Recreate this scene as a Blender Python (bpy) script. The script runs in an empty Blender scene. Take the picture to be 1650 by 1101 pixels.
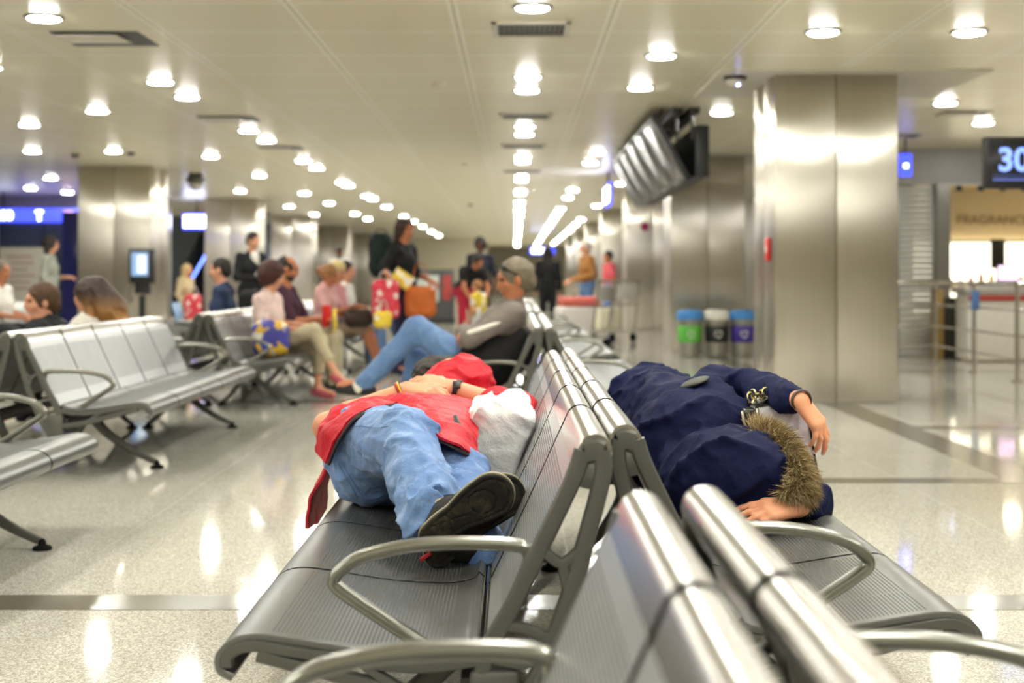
import bpy, bmesh, math, random
import numpy as np
from mathutils import Vector, Matrix

C = bpy.context.scene.collection
scene = bpy.context.scene
# ---------------------------------------------------------------- camera, world, exposure
F = 2292.0; HX = 830.0; HY = 447.0; EYE = 1.06; CEIL = 2.78
cam_d = bpy.data.cameras.new('camera'); cam = bpy.data.objects.new('camera', cam_d); C.objects.link(cam)
cam_d.sensor_width = 36.0; cam_d.lens = 36.0 * F / 1650.0
cam_d.shift_x = -(HX - 825.0) / 1650.0; cam_d.shift_y = -(550.5 - HY) / 1650.0
cam.location = (0, 0, EYE); cam.rotation_euler = (math.pi / 2, 0, 0)
cam_d.clip_start = 0.05; cam_d.clip_end = 300
cam_d.dof.use_dof = True; cam_d.dof.focus_distance = 3.6; cam_d.dof.aperture_fstop = 3.0
scene.camera = cam
w = bpy.data.worlds.new('world'); scene.world = w; w.use_nodes = True
w.node_tree.nodes['Background'].inputs[0].default_value = (1.0, 0.96, 0.9, 1)
w.node_tree.nodes['Background'].inputs[1].default_value = 0.9
vs = scene.view_settings
vs.view_transform = 'Standard'; vs.look = 'None'; vs.gamma = 1.0; vs.use_curve_mapping = False
vs.exposure = 2.4
LAMP = 44.0          # radiance of every downlight lens
try:
    scene.cycles.use_denoising = True
    scene.cycles.sample_clamp_indirect = 12.0
    scene.cycles.max_bounces = 7; scene.cycles.diffuse_bounces = 4; scene.cycles.glossy_bounces = 4
    scene.cycles.caustics_reflective = False; scene.cycles.caustics_refractive = False
except Exception:
    pass

def at(px, py, Y):
    return np.array([(px - HX) * Y / F, Y, EYE - (py - HY) * Y / F])

def lin(c):
    return tuple((x / 12.92 if x <= 0.04045 else ((x + 0.055) / 1.055) ** 2.4) for x in c)
def rgb(r, g, b):
    return lin((r / 255., g / 255., b / 255.))

# ---------------------------------------------------------------- materials
class NT:
    def __init__(s, name):
        s.m = bpy.data.materials.new(name); s.m.use_nodes = True
        s.t = s.m.node_tree; s.n = s.t.nodes; s.b = s.n['Principled BSDF']
    def node(s, t, **k):
        n = s.n.new(t)
        for a, v in k.items(): setattr(n, a, v)
        return n
    def set(s, sock, v):
        if isinstance(v, bpy.types.NodeSocket): s.t.links.new(v, sock)
        else: sock.default_value = v
    def math(s, op, a, b=None, c=None, clamp=False):
        n = s.node('ShaderNodeMath', operation=op); n.use_clamp = clamp
        s.set(n.inputs[0], a)
        if b is not None: s.set(n.inputs[1], b)
        if c is not None: s.set(n.inputs[2], c)
        return n.outputs[0]
    def mix(s, f, a, b):
        n = s.node('ShaderNodeMix', data_type='RGBA')
        s.set(n.inputs[0], f)
        s.set(n.inputs[6], a if isinstance(a, bpy.types.NodeSocket) else (*a[:3], 1))
        s.set(n.inputs[7], b if isinstance(b, bpy.types.NodeSocket) else (*b[:3], 1))
        return n.outputs[2]
    def noise(s, scale, detail=3, rough=0.55, vec=None, dist=0.0):
        n = s.node('ShaderNodeTexNoise'); n.inputs['Scale'].default_value = scale
        n.inputs['Detail'].default_value = detail; n.inputs['Roughness'].default_value = rough
        n.inputs['Distortion'].default_value = dist
        if vec is not None: s.t.links.new(vec, n.inputs['Vector'])
        return n.outputs['Fac']
    def obj(s, scale=(1, 1, 1), rot=(0, 0, 0)):
        tc = s.node('ShaderNodeTexCoord'); mp = s.node('ShaderNodeMapping')
        mp.inputs['Scale'].default_value = scale; mp.inputs['Rotation'].default_value = rot
        s.t.links.new(tc.outputs['Object'], mp.inputs['Vector']); return mp.outputs[0]
    def sep(s, v):
        n = s.node('ShaderNodeSeparateXYZ'); s.t.links.new(v, n.inputs[0]); return n.outputs
    def step(s, x, lo, hi):
        n = s.node('ShaderNodeMapRange', interpolation_type='SMOOTHSTEP'); s.set(n.inputs[0], x)
        n.inputs[1].default_value = lo; n.inputs[2].default_value = hi; return n.outputs[0]
    def bump(s, h, strength=0.3, dist=0.01):
        n = s.node('ShaderNodeBump'); n.inputs['Strength'].default_value = strength
        n.inputs['Distance'].default_value = dist; s.t.links.new(h, n.inputs['Height'])
        s.t.links.new(n.outputs[0], s.b.inputs['Normal']); return n
    def p(s, **k):
        names = dict(col='Base Color', rough='Roughness', metal='Metallic', spec='Specular IOR Level', emis='Emission Strength',
                     ecol='Emission Color', coat='Coat Weight', sheen='Sheen Weight', sss='Subsurface Weight', trans='Transmission Weight', aniso='Anisotropic', alpha='Alpha')
        for a, v in k.items():
            if isinstance(v, tuple): v = (*v[:3], 1)
            s.set(s.b.inputs[names[a]], v)
        return s

MATS = {}
def mat(name, col, rough=0.5, metal=0.0, var=0.08, scale=12.0, bump=0.0, bscale=60.0, **k):
    """plain procedural material: colour with a little noise, optional bump"""
    if name in MATS: return MATS[name]
    t = NT(name); n = t.noise(scale, 3, vec=t.obj())
    lo = tuple(max(0, c * (1 - var)) for c in col); hi = tuple(min(1, c * (1 + var)) for c in col)
    t.p(col=t.mix(n, lo, hi), rough=rough, metal=metal, **k)
    if bump: t.bump(t.noise(bscale, 4, vec=t.obj()), bump, 0.01)
    MATS[name] = t.m; return t.m

def emit(name, col, strength):
    if name in MATS: return MATS[name]
    t = NT(name); n = t.noise(3.0, 1, vec=t.obj())
    t.p(col=(0, 0, 0), ecol=t.mix(n, tuple(c * .97 for c in col), col), emis=strength, rough=0.6)
    MATS[name] = t.m; return t.m

def m_floor():
    t = NT('granite_floor'); tc = t.obj(); x, y, z = t.sep(tc)
    v = t.node('ShaderNodeTexVoronoi'); v.inputs['Scale'].default_value = 210; t.t.links.new(tc, v.inputs['Vector'])
    spk = t.sep(v.outputs['Color'])[0]
    base = t.mix(t.step(spk, 0.08, 0.9), rgb(160, 154, 142), rgb(216, 213, 204))
    base = t.mix(t.step(t.noise(95, 4, .7, tc), 0.52, 0.66), base, rgb(172, 166, 150))
    base = t.mix(t.step(t.noise(1.1, 3, .5, tc), 0.35, 0.75), base, t.mix(0.75, rgb(196, 190, 176), base))
    def joint(c, off, per):
        f = t.math('FRACT', t.math('MULTIPLY', t.math('ADD', c, off), 1 / per))
        return t.math('LESS_THAN', t.math('ABSOLUTE', t.math('SUBTRACT', f, 0.5)), 0.0025 / per)
    j = t.math('MAXIMUM', joint(x, 0.25, 0.9), joint(y, 0.12, 0.9))
    col = t.mix(t.math('MULTIPLY', j, 0.75), base, rgb(120, 114, 102))
    t.p(col=col, rough=t.math('ADD', t.math('MULTIPLY', t.noise(6, 4, vec=tc), 0.05), t.math('MULTIPLY_ADD', j, 0.3, 0.035)), spec=0.24)
    t.bump(t.noise(3.5, 2, vec=tc), 0.02, 0.02)
    return t.m
def m_ceiling():
    t = NT('ceiling_panels'); tc = t.obj(); x, y, z = t.sep(tc)
    def near(c, off, per, wd):
        f = t.math('FRACT', t.math('MULTIPLY', t.math('ADD', c, off), 1 / per))
        return t.math('LESS_THAN', t.math('ABSOLUTE', t.math('SUBTRACT', f, 0.5)), wd / per)
    wide = near(x, 0.915, 1.035, 0.035); slit = near(x, 0.915, 1.035, 0.008); cr = near(y, 0.0, 1.05, 0.02)
    base = t.mix(t.noise(0.6, 2, vec=tc), rgb(234, 226, 197), rgb(240, 232, 205))
    c = t.mix(wide, base, rgb(253, 249, 230)); c = t.mix(slit, c, rgb(206, 196, 166)); c = t.mix(cr, c, rgb(255, 250, 232))
    t.p(col=c, rough=0.34, metal=0.0, spec=0.55)
    t.bump(t.math('ADD', t.math('MULTIPLY', wide, 0.6), cr), 0.3, 0.004)
    return t.m
def m_brushed():
    t = NT('brushed_steel_cladding'); tc = t.obj(scale=(160, 160, 0.6))
    n = t.noise(1.0, 3, .6, tc); n2 = t.noise(1.4, 2, vec=t.obj(scale=(0.3, 0.3, 1.2)))
    t.p(col=t.mix(n, rgb(206, 199, 187), rgb(228, 222, 211)), metal=1.0, rough=t.math('MULTIPLY_ADD', n2, 0.08, 0.31), aniso=1.0)
    tg = t.node('ShaderNodeTangent'); tg.direction_type = 'RADIAL'; tg.axis = 'Z'; t.t.links.new(tg.outputs[0], t.b.inputs['Tangent'])
    t.b.inputs['Anisotropic Rotation'].default_value = 0.0
    t.bump(t.noise(1.0, 1, vec=t.obj(scale=(.5, .5, 2.2))), 0.06, 0.02)
    return t.m
def m_slotted(axis):
    """grey coated steel with rows of narrow slots running along the bench"""
    t = NT('slotted_steel_' + axis); tc = t.obj(); x, y, z = t.sep(tc)
    c = x if axis == 'seat' else z
    per = 0.0082
    st = t.math('ABSOLUTE', t.math('SUBTRACT', t.math('FRACT', t.math('MULTIPLY', c, 1 / per)), 0.5))
    slot = t.math('LESS_THAN', st, 0.21)
    yf = t.math('FRACT', t.math('MULTIPLY', y, 1 / 0.6))
    inside = t.math('MULTIPLY', t.math('GREATER_THAN', yf, 0.05), t.math('LESS_THAN', yf, 0.95))
    lo, hi = (-0.60, -0.27) if axis == 'seat' else (0.44, 0.69)
    inx = t.math('MULTIPLY', t.math('GREATER_THAN', c, lo), t.math('LESS_THAN', c, hi))
    dash = t.math('GREATER_THAN', t.math('FRACT', t.math('MULTIPLY', yf, 3.0)), 0.02)
    m = t.math('MULTIPLY', t.math('MULTIPLY', slot, dash), t.math('MULTIPLY', inside, inx))
    # only faces near the broad side carry slots
    n = t.noise(4, 3, vec=tc)
    base = t.mix(n, rgb(104, 104, 101), rgb(118, 117, 114)) if axis == 'seat' else t.mix(n, rgb(172, 174, 172), rgb(186, 187, 185))
    t.p(col=t.mix(m, base, t.mix(.72, base, rgb(40, 39, 37))), metal=t.math('MULTIPLY_ADD', m, -0.6, 0.65), rough=t.math('MULTIPLY_ADD', m, 0.4, 0.33))
    t.bump(t.math('MULTIPLY', m, -1.0), 0.5, 0.003)
    return t.m
def m_polished():
    t = NT('steel_ridge'); tc = t.obj(scale=(30, 2, 30))
    t.p(col=t.mix(t.noise(1, 3, vec=tc), rgb(176, 172, 166), rgb(196, 192, 186)), metal=0.95, rough=0.22); return t.m
def m_denim(name, a, b, c):
    t = NT(name); tc = t.obj()
    big = t.noise(5, 4, .6, tc); mid = t.noise(26, 4, .6, tc)
    wv = t.node('ShaderNodeTexWave', wave_type='BANDS'); wv.inputs['Scale'].default_value = 330; wv.inputs['Distortion'].default_value = 3
    t.t.links.new(t.obj(rot=(0.4, 0.5, 0.7)), wv.inputs['Vector'])
    col = t.mix(t.step(big, 0.3, 0.7), a, b)
    col = t.mix(t.math('MULTIPLY', t.step(mid, 0.5, 0.75), 0.55), col, c)
    col = t.mix(t.math('MULTIPLY', wv.outputs['Fac'], 0.22), col, tuple(v * .72 for v in a))
    t.p(col=col, rough=0.85, sheen=0.15); t.bump(t.math('ADD', t.math('MULTIPLY', t.noise(38, 5, .65, tc), 1.0), 0.0), 0.4, 0.010)
    return t.m
def m_cloth(name, col, rough=0.75, scale=14, strength=0.5, dist=0.02, sheen=0.0, var=0.14, aniso=(1, 1, 1), spec=.22):
    if name in MATS: return MATS[name]
    t = NT(name); tc = t.obj(scale=aniso)
    h = t.math('ADD', t.noise(scale, 3, .55, tc, 0.0), t.math('MULTIPLY', t.noise(scale * 18, 2, vec=tc), 0.03))
    n = t.noise(scale * .5, 3, vec=tc)
    t.p(col=t.mix(n, tuple(v * (1 - var) for v in col), tuple(min(1, v * (1 + var)) for v in col)), rough=rough, sheen=sheen, spec=spec)
    t.bump(h, strength, dist); MATS[name] = t.m; return t.m
def m_skin(name, col):
    if name in MATS: return MATS[name]
    t = NT(name); tc = t.obj(); n = t.noise(16, 4, .6, tc)
    t.p(col=t.mix(n, tuple(v * u for v, u in zip(col, (.9, .78, .75))), tuple(min(1, v * u) for v, u in zip(col, (1.08, 1.05, 1.02)))), rough=0.5, sss=0.08, spec=0.35)
    t.b.inputs['Subsurface Radius'].default_value = (.02, .008, .004)
    t.bump(t.noise(220, 3, vec=tc), 0.15, 0.002); MATS[name] = t.m; return t.m
def m_hair(name, col):
    if name in MATS: return MATS[name]
    t = NT(name); n = t.noise(1.0, 4, .7, t.obj(scale=(70, 70, 16)))
    t.p(col=t.mix(n, tuple(v * .5 for v in col), tuple(min(1, v * 1.5) for v in col)), rough=0.55, spec=0.4)
    t.bump(n, 0.8, 0.01); MATS[name] = t.m; return t.m

M = {}
M['floor'] = m_floor(); M['ceiling'] = m_ceiling(); M['brushed'] = m_brushed()
M['seat'] = m_slotted('seat'); M['back'] = m_slotted('back'); M['ridge'] = m_polished()
M['frame'] = mat('grey_cast_metal', rgb(90, 89, 83), 0.42, 0.35, bump=0.05)
M['arm'] = mat('satin_arm_metal', rgb(140, 139, 131), 0.28, 0.9)
M['chrome'] = mat('chrome', rgb(200, 195, 188), 0.12, 1.0, var=0.03)
M['dark'] = mat('dark_metal', rgb(52, 51, 48), 0.4, 0.5)
M['black'] = mat('black_plastic', rgb(22, 22, 22), 0.45)
M['rubber'] = mat('black_rubber', rgb(22, 21, 20), 0.9, spec=.1, bump=0.2, bscale=90)
M['band'] = mat('dark_granite_band', rgb(112, 106, 92), 0.16, var=0.2, scale=150, spec=0.6)
M['white'] = mat('white_paint', rgb(225, 220, 208), 0.5)
M['beige'] = mat('beige_wall', rgb(232, 224, 200), 0.6, bump=0.03)
M['grey'] = mat('grey_wall', rgb(140, 136, 130), 0.4)
M['lens'] = emit('lit_lens', (.965, .975, .90), LAMP)

# ---------------------------------------------------------------- object helpers
def link_mesh(name, me, m, parent=None):
    o = bpy.data.objects.new(name, me); C.objects.link(o)
    if m is not None:
        for mm in (m if isinstance(m, (list, tuple)) else [m]): me.materials.append(mm)
    if parent is not None: o.parent = parent
    return o
def obj(name, bm, m, parent=None, smooth=True):
    me = bpy.data.meshes.new(name); bm.normal_update(); bm.to_mesh(me); bm.free()
    if smooth:
        me.polygons.foreach_set('use_smooth', [True] * len(me.polygons))
        try: me.set_sharp_from_angle(angle=math.radians(33))
        except Exception: pass
    return link_mesh(name, me, m, parent)
def tag(o, label=None, cat=None, group=None, kind=None):
    if label: o['label'] = label
    if cat: o['category'] = cat
    if group: o['group'] = group
    if kind: o['kind'] = kind
    return o
def thing(name, label, cat, loc=(0, 0, 0), rz=0, group=None):
    o = bpy.data.objects.new(name, None); C.objects.link(o); o.location = loc; o.rotation_euler = (0, 0, rz)
    o.empty_display_size = 0.1
    return tag(o, label, cat, group)
def dup(root, loc, rz=None, label=None, group=None):
    def cp(o, par):
        c = o.copy(); C.objects.link(c)
        if par is not None: c.parent = par
        for ch in o.children: cp(ch, c)
        return c
    r = cp(root, None); r.location = loc
    if rz is not None: r.rotation_euler = (0, 0, rz)
    if label: r['label'] = label
    if group: r['group'] = group
    return r
def box(bm, c, s, bev=0.0, rot=None, seg=2):
    b = bmesh.new(); bmesh.ops.create_cube(b, size=1.0)
    bmesh.ops.scale(b, vec=s, verts=b.verts)
    if bev: bmesh.ops.bevel(b, geom=b.edges[:], offset=bev, segments=seg, profile=0.5, affect='EDGES')
    if rot is not None: bmesh.ops.rotate(b, cent=(0, 0, 0), matrix=rot, verts=b.verts)
    bmesh.ops.translate(b, vec=c, verts=b.verts)
    me = bpy.data.meshes.new('t'); b.to_mesh(me); b.free(); bm.from_mesh(me); bpy.data.meshes.remove(me)
def lathe(bm, prof, c=(0, 0, 0), seg=32, ax='z'):
    """prof: list of (r, h)"""
    rings = []
    for r, h in prof:
        ring = []
        for i in range(seg):
            a = 2 * math.pi * i / seg; p = (r * math.cos(a), r * math.sin(a), h)
            if ax == 'x': p = (p[2], p[0], p[1])
            if ax == 'y': p = (p[1], p[2], p[0])
            ring.append(bm.verts.new((p[0] + c[0], p[1] + c[1], p[2] + c[2])))
        rings.append(ring)
    for a, b in zip(rings, rings[1:]):
        for i in range(seg): bm.faces.new((a[i], a[(i + 1) % seg], b[(i + 1) % seg], b[i]))
    bm.faces.new(rings[0][::-1]); bm.faces.new(rings[-1])
def catmull(pts, n=8, closed=False):
    P = [np.array(p, float) for p in pts]; out = []
    m = len(P)
    for i in range(m if closed else m - 1):
        p0 = P[(i - 1) % m] if (closed or i > 0) else 2 * P[0] - P[1]
        p1 = P[i]; p2 = P[(i + 1) % m]
        p3 = P[(i + 2) % m] if (closed or i + 2 < m) else 2 * P[-1] - P[-2]
        for k in range(n):
            t = k / n
            out.append(0.5 * ((2 * p1) + (-p0 + p2) * t + (2 * p0 - 5 * p1 + 4 * p2 - p3) * t * t + (-p0 + 3 * p1 - 3 * p2 + p3) * t ** 3))
    if not closed: out.append(P[-1])
    return out
def sweep(bm, path, w, h, up=(0, 1, 0), seg=12, power=2.6, closed=False):
    """superellipse section (w along up, h across) along a path; w/h scalars or lists"""
    path = [np.array(p, float) for p in path]; n = len(path); rings = []
    up = np.array(up, float)
    for i, p in enumerate(path):
        if closed: t = path[(i + 1) % n] - path[i - 1]
        else: t = path[min(i + 1, n - 1)] - path[max(i - 1, 0)]
        t /= np.linalg.norm(t) + 1e-9
        u = up - t * np.dot(up, t)
        if np.linalg.norm(u) < 1e-4: u = np.array([1.0, 0, 0]) - t * t[0]
        u /= np.linalg.norm(u); v = np.cross(t, u)
        ww = w[i] if hasattr(w, '__len__') else w; hh = h[i] if hasattr(h, '__len__') else h
        ring = []
        for k in range(seg):
            a = 2 * math.pi * k / seg; ca, sa = math.cos(a), math.sin(a)
            cx = math.copysign(abs(ca) ** (2 / power), ca) * ww / 2; cy = math.copysign(abs(sa) ** (2 / power), sa) * hh / 2
            q = p + u * cx + v * cy; ring.append(bm.verts.new(q))
        rings.append(ring)
    prs = list(zip(rings, rings[1:])) + ([(rings[-1], rings[0])] if closed else [])
    for a, b in prs:
        for i in range(seg): bm.faces.new((a[i], a[(i + 1) % seg], b[(i + 1) % seg], b[i]))
    if not closed: bm.faces.new(rings[0][::-1]); bm.faces.new(rings[-1])
def sheet_profile(bm, prof, y0, y1, th, bev=0.0012):
    """prof in x,z extruded from y0 to y1 with thickness th"""
    P = [np.array(p, float) for p in prof]; n = len(P); L = []; R = []
    for i in range(n):
        t = P[min(i + 1, n - 1)] - P[max(i - 1, 0)]; t /= np.linalg.norm(t); nn = np.array([-t[1], t[0]])
        L.append(P[i] + nn * th / 2); R.append(P[i] - nn * th / 2)
    loop = L + R[::-1]
    ys = [y0, y0 + bev, y1 - bev, y1]; sc = [0.7, 1, 1, 0.7]
    rings = []
    for y, s in zip(ys, sc):
        rr = []
        for k, q in enumerate(loop):
            c = P[k] if k < n else P[2 * n - 1 - k]
            qq = c + (q - c) * s; rr.append(bm.verts.new((qq[0], y, qq[1])))
        rings.append(rr)
    m = len(loop)
    for a, b in zip(rings, rings[1:]):
        for i in range(m): bm.faces.new((a[i], b[i], b[(i + 1) % m], a[(i + 1) % m]))
    for ring, fl in ((rings[0], False), (rings[-1], True)):
        for i in range(n - 1):
            q = (ring[i], ring[i + 1], ring[m - 2 - i], ring[m - 1 - i]); bm.faces.new(q if not fl else q[::-1])

# ---------------------------------------------------------------- implicit surfaces (bodies, clothes, bags)
def surfnet(D, o, h):
    S = D < 0; nx, ny, nz = D.shape
    cs = [(a, b, c) for a in (0, 1) for b in (0, 1) for c in (0, 1)]
    cnt = np.zeros((nx - 1, ny - 1, nz - 1), np.int8)
    for a, b, c in cs: cnt += S[a:nx - 1 + a, b:ny - 1 + b, c:nz - 1 + c]
    act = (cnt > 0) & (cnt < 8); I = np.full(act.shape, -1, np.int64); ijk = np.argwhere(act); I[act] = np.arange(len(ijk))
    V = {k: D[ijk[:, 0] + k[0], ijk[:, 1] + k[1], ijk[:, 2] + k[2]] for k in cs}
    acc = np.zeros((len(ijk), 3)); num = np.zeros(len(ijk))
    for k in cs:
        for ax in range(3):
            if k[ax] == 0:
                k2 = list(k); k2[ax] = 1; a, b = V[k], V[tuple(k2)]
                cr = (a < 0) != (b < 0); t = np.where(cr, a / np.where(cr, a - b, 1), 0)
                p = np.tile(np.array(k, float), (len(ijk), 1)); p[:, ax] += t
                acc += p * cr[:, None]; num += cr
    P = (ijk + acc / num[:, None]) * h + np.array(o)
    Q = []
    for ax in range(3):
        b, c = [(1, 2), (2, 0), (0, 1)][ax]
        sl0 = [slice(None)] * 3; sl1 = [slice(None)] * 3
        sl0[ax] = slice(0, -1); sl1[ax] = slice(1, None)
        A, B = S[tuple(sl0)], S[tuple(sl1)]
        e = np.argwhere(A != B); ok = (e[:, b] > 0) & (e[:, c] > 0) & (e[:, b] < D.shape[b] - 1) & (e[:, c] < D.shape[c] - 1)
        e = e[ok]; ins = A[e[:, 0], e[:, 1], e[:, 2]]
        def g(db, dc):
            f = e.copy(); f[:, b] -= db; f[:, c] -= dc; return I[f[:, 0], f[:, 1], f[:, 2]]
        q = np.stack([g(1, 1), g(0, 1), g(0, 0), g(1, 0)], 1); q[~ins] = q[~ins][:, ::-1]; Q.append(q)
    Q = np.concatenate(Q); Q = Q[(Q >= 0).all(1)]
    return P, Q
def mesh_np(name, P, Q):
    me = bpy.data.meshes.new(name); me.vertices.add(len(P)); me.vertices.foreach_set('co', P.astype(np.float32).ravel())
    k = Q.shape[1]
    me.loops.add(len(Q) * k); me.loops.foreach_set('vertex_index', Q.astype(np.int32).ravel())
    me.polygons.add(len(Q)); me.polygons.foreach_set('loop_start', np.arange(0, len(Q) * k, k, dtype=np.int32))
    try: me.polygons.foreach_set('loop_total', np.full(len(Q), k, np.int32))
    except Exception: pass
    me.polygons.foreach_set('use_smooth', np.ones(len(Q), bool)); me.update(); me.validate(); return me
_rs = np.random.RandomState(7); _LAT = _rs.rand(32, 32, 32).astype(np.float32)
def vnoise(X, Y, Z):
    xi = np.floor(X).astype(int); yi = np.floor(Y).astype(int); zi = np.floor(Z).astype(int)
    fx = X - xi; fy = Y - yi; fz = Z - zi; fx = fx * fx * (3 - 2 * fx); fy = fy * fy * (3 - 2 * fy); fz = fz * fz * (3 - 2 * fz)
    r = 0
    for a in (0, 1):
        for b in (0, 1):
            for c in (0, 1):
                r = r + _LAT[(xi + a) & 31, (yi + b) & 31, (zi + c) & 31] * (fx if a else 1 - fx) * (fy if b else 1 - fy) * (fz if c else 1 - fz)
    return r
def folds(amp, freq, axis=(0, 1, 0), stretch=3.0, seed=0.0, sharp=1.0):
    """ridged noise; folds run along axis"""
    ax = np.array(axis, float); ax /= np.linalg.norm(ax)
    u = np.cross(ax, [0.31, 0.22, 1.0] if abs(ax[2]) < .8 else [1.0, .1, .2]); u /= np.linalg.norm(u); v = np.cross(ax, u)
    def f(X, Y, Z):
        a = (X * ax[0] + Y * ax[1] + Z * ax[2]) * freq / stretch; b = (X * u[0] + Y * u[1] + Z * u[2]) * freq; c = (X * v[0] + Y * v[1] + Z * v[2]) * freq
        wv = vnoise(a * 1.7 + 9 + seed, b * .6, c * .6) * 1.4
        n = vnoise(a + seed, b + wv, c + wv + seed * 2)
        n2 = vnoise(a * 2 + 5 + seed, b * 2.1 + wv, c * 2.1)
        r = np.maximum(1 - np.abs(2 * n - 1), 0) ** (1 + sharp)
        return -amp * (r - 0.35 + 0.3 * (n2 - .5))
    return f
class Field:
    def __init__(s): s.ops = []
    def _add(s, fn, lo, hi, k, mode='u'): s.ops.append((fn, np.array(lo, float), np.array(hi, float), k, mode)); return s
    def cap(s, a, ra, b=None, rb=None, k=0.02, flat=None, mode='u'):
        """round cone; flat=(axis, factor) squeezes along axis (factor<1 thinner)"""
        a = np.array(a, float); b = a + 1e-5 if b is None else np.array(b, float); rb = ra if rb is None else rb
        if flat is not None: n = np.array(flat[0], float); n /= np.linalg.norm(n); fk = flat[1]
        def fn(X, Y, Z):
            P = np.stack([X - a[0], Y - a[1], Z - a[2]], -1); ab = b - a
            if flat is not None:
                P = P + (P @ n)[..., None] * n * (1 / fk - 1); ab = ab + ab @ n * n * (1 / fk - 1)
            h = np.clip((P @ ab) / (ab @ ab + 1e-12), 0, 1); q = P - h[..., None] * ab
            d = np.sqrt((q * q).sum(-1)) - (ra + (rb - ra) * h)
            return d * (fk if flat is not None and fk < 1 else 1) if flat is not None else d
        R = max(ra, rb) * (max(1, flat[1]) if flat is not None else 1)
        return s._add(fn, np.minimum(a, b) - R, np.maximum(a, b) + R, k, mode)
    def chain(s, pts, k=0.02, **kw):
        for (p, r), (q, t) in zip(pts, pts[1:]): s.cap(p, r, q, t, k, **kw)
        return s
    def ell(s, c, r, R=None, k=0.02, mode='u'):
        c = np.array(c, float); r = np.array(r, float); R = np.eye(3) if R is None else np.array(R, float)   # rows = local axes
        def fn(X, Y, Z):
            P = np.stack([X - c[0], Y - c[1], Z - c[2]], -1) @ R.T
            k0 = np.sqrt(((P / r) ** 2).sum(-1)); k1 = np.sqrt(((P / (r * r)) ** 2).sum(-1)); return k0 * (k0 - 1) / (k1 + 1e-9)
        e = np.sqrt((R.T ** 2) @ (r ** 2)); return s._add(fn, c - e, c + e, k, mode)
    def box(s, c, h, R=None, rd=0.01, k=0.01, mode='u', p=None):
        c = np.array(c, float); h = np.array(h, float); R = np.eye(3) if R is None else np.array(R, float)
        def fn(X, Y, Z):
            P = np.abs(np.stack([X - c[0], Y - c[1], Z - c[2]], -1) @ R.T) - (h - rd)
            return np.sqrt((np.maximum(P, 0) ** 2).sum(-1)) + np.minimum(P.max(-1), 0) - rd
        e = np.abs(R.T) @ h; return s._add(fn, c - e, c + e, k, mode)
    def fnc(s, fn, lo, hi, k=0.01, mode='u'): return s._add(fn, lo, hi, k, mode)
    def build(s, name, h, m, parent=None, disp=None, pad=0.03, smooth=1, post=None):
        lo = np.min([o[1] for o in s.ops if o[4] == 'u'], 0) - pad; hi = np.max([o[2] for o in s.ops if o[4] == 'u'], 0) + pad
        n = np.ceil((hi - lo) / h).astype(int) + 1; ax = [lo[i] + np.arange(n[i]) * h for i in range(3)]
        D = np.full(tuple(n), 0.08, np.float32)
        for fn, a, b, k, mode in s.ops:
            mg = k + 0.03
            i0 = np.clip(((a - mg - lo) / h).astype(int), 0, n); i1 = np.clip(((b + mg - lo) / h).astype(int) + 2, 0, n)
            if (i1 <= i0).any(): continue
            sl = tuple(slice(i0[j], i1[j]) for j in range(3))
            X, Y, Z = np.meshgrid(ax[0][sl[0]], ax[1][sl[1]], ax[2][sl[2]], indexing='ij')
            d = fn(X, Y, Z).astype(np.float32); o = D[sl]
            if mode == 'u':
                hh = np.maximum(k - np.abs(o - d), 0) / max(k, 1e-6); D[sl] = np.minimum(o, d) - hh * hh * k * .25
            elif mode == 's':
                d = -d; hh = np.maximum(k - np.abs(o - d), 0) / max(k, 1e-6); D[sl] = np.maximum(o, d) + hh * hh * k * .25
        if disp is not None:
            band = np.abs(D) < 0.05; ii = np.argwhere(band)
            X = lo[0] + ii[:, 0] * h; Y = lo[1] + ii[:, 1] * h; Z = lo[2] + ii[:, 2] * h
            for f in (disp if isinstance(disp, (list, tuple)) else [disp]): D[band] += f(X, Y, Z).astype(np.float32)
        D[0] = D[-1] = 0.08; D[:, 0] = D[:, -1] = 0.08; D[:, :, 0] = D[:, :, -1] = 0.08
        P, Q = surfnet(D, lo, h)
        for _ in range(smooth):      # laplacian
            acc = np.zeros_like(P); c = np.zeros(len(P))
            for a, b in ((0, 1), (1, 2), (2, 3), (3, 0)):
                for u, v in ((a, b), (b, a)):
                    np.add.at(acc, Q[:, u], P[Q[:, v]]); np.add.at(c, Q[:, u], 1)
            P = P * .5 + .5 * acc / np.maximum(c, 1)[:, None]
        if post is not None: P = post(P)
        return link_mesh(name, mesh_np(name, P, Q), m, parent)
def vec(*a): return np.array(a, float)
def nrm(v): v = np.array(v, float); return v / (np.linalg.norm(v) + 1e-12)
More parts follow.
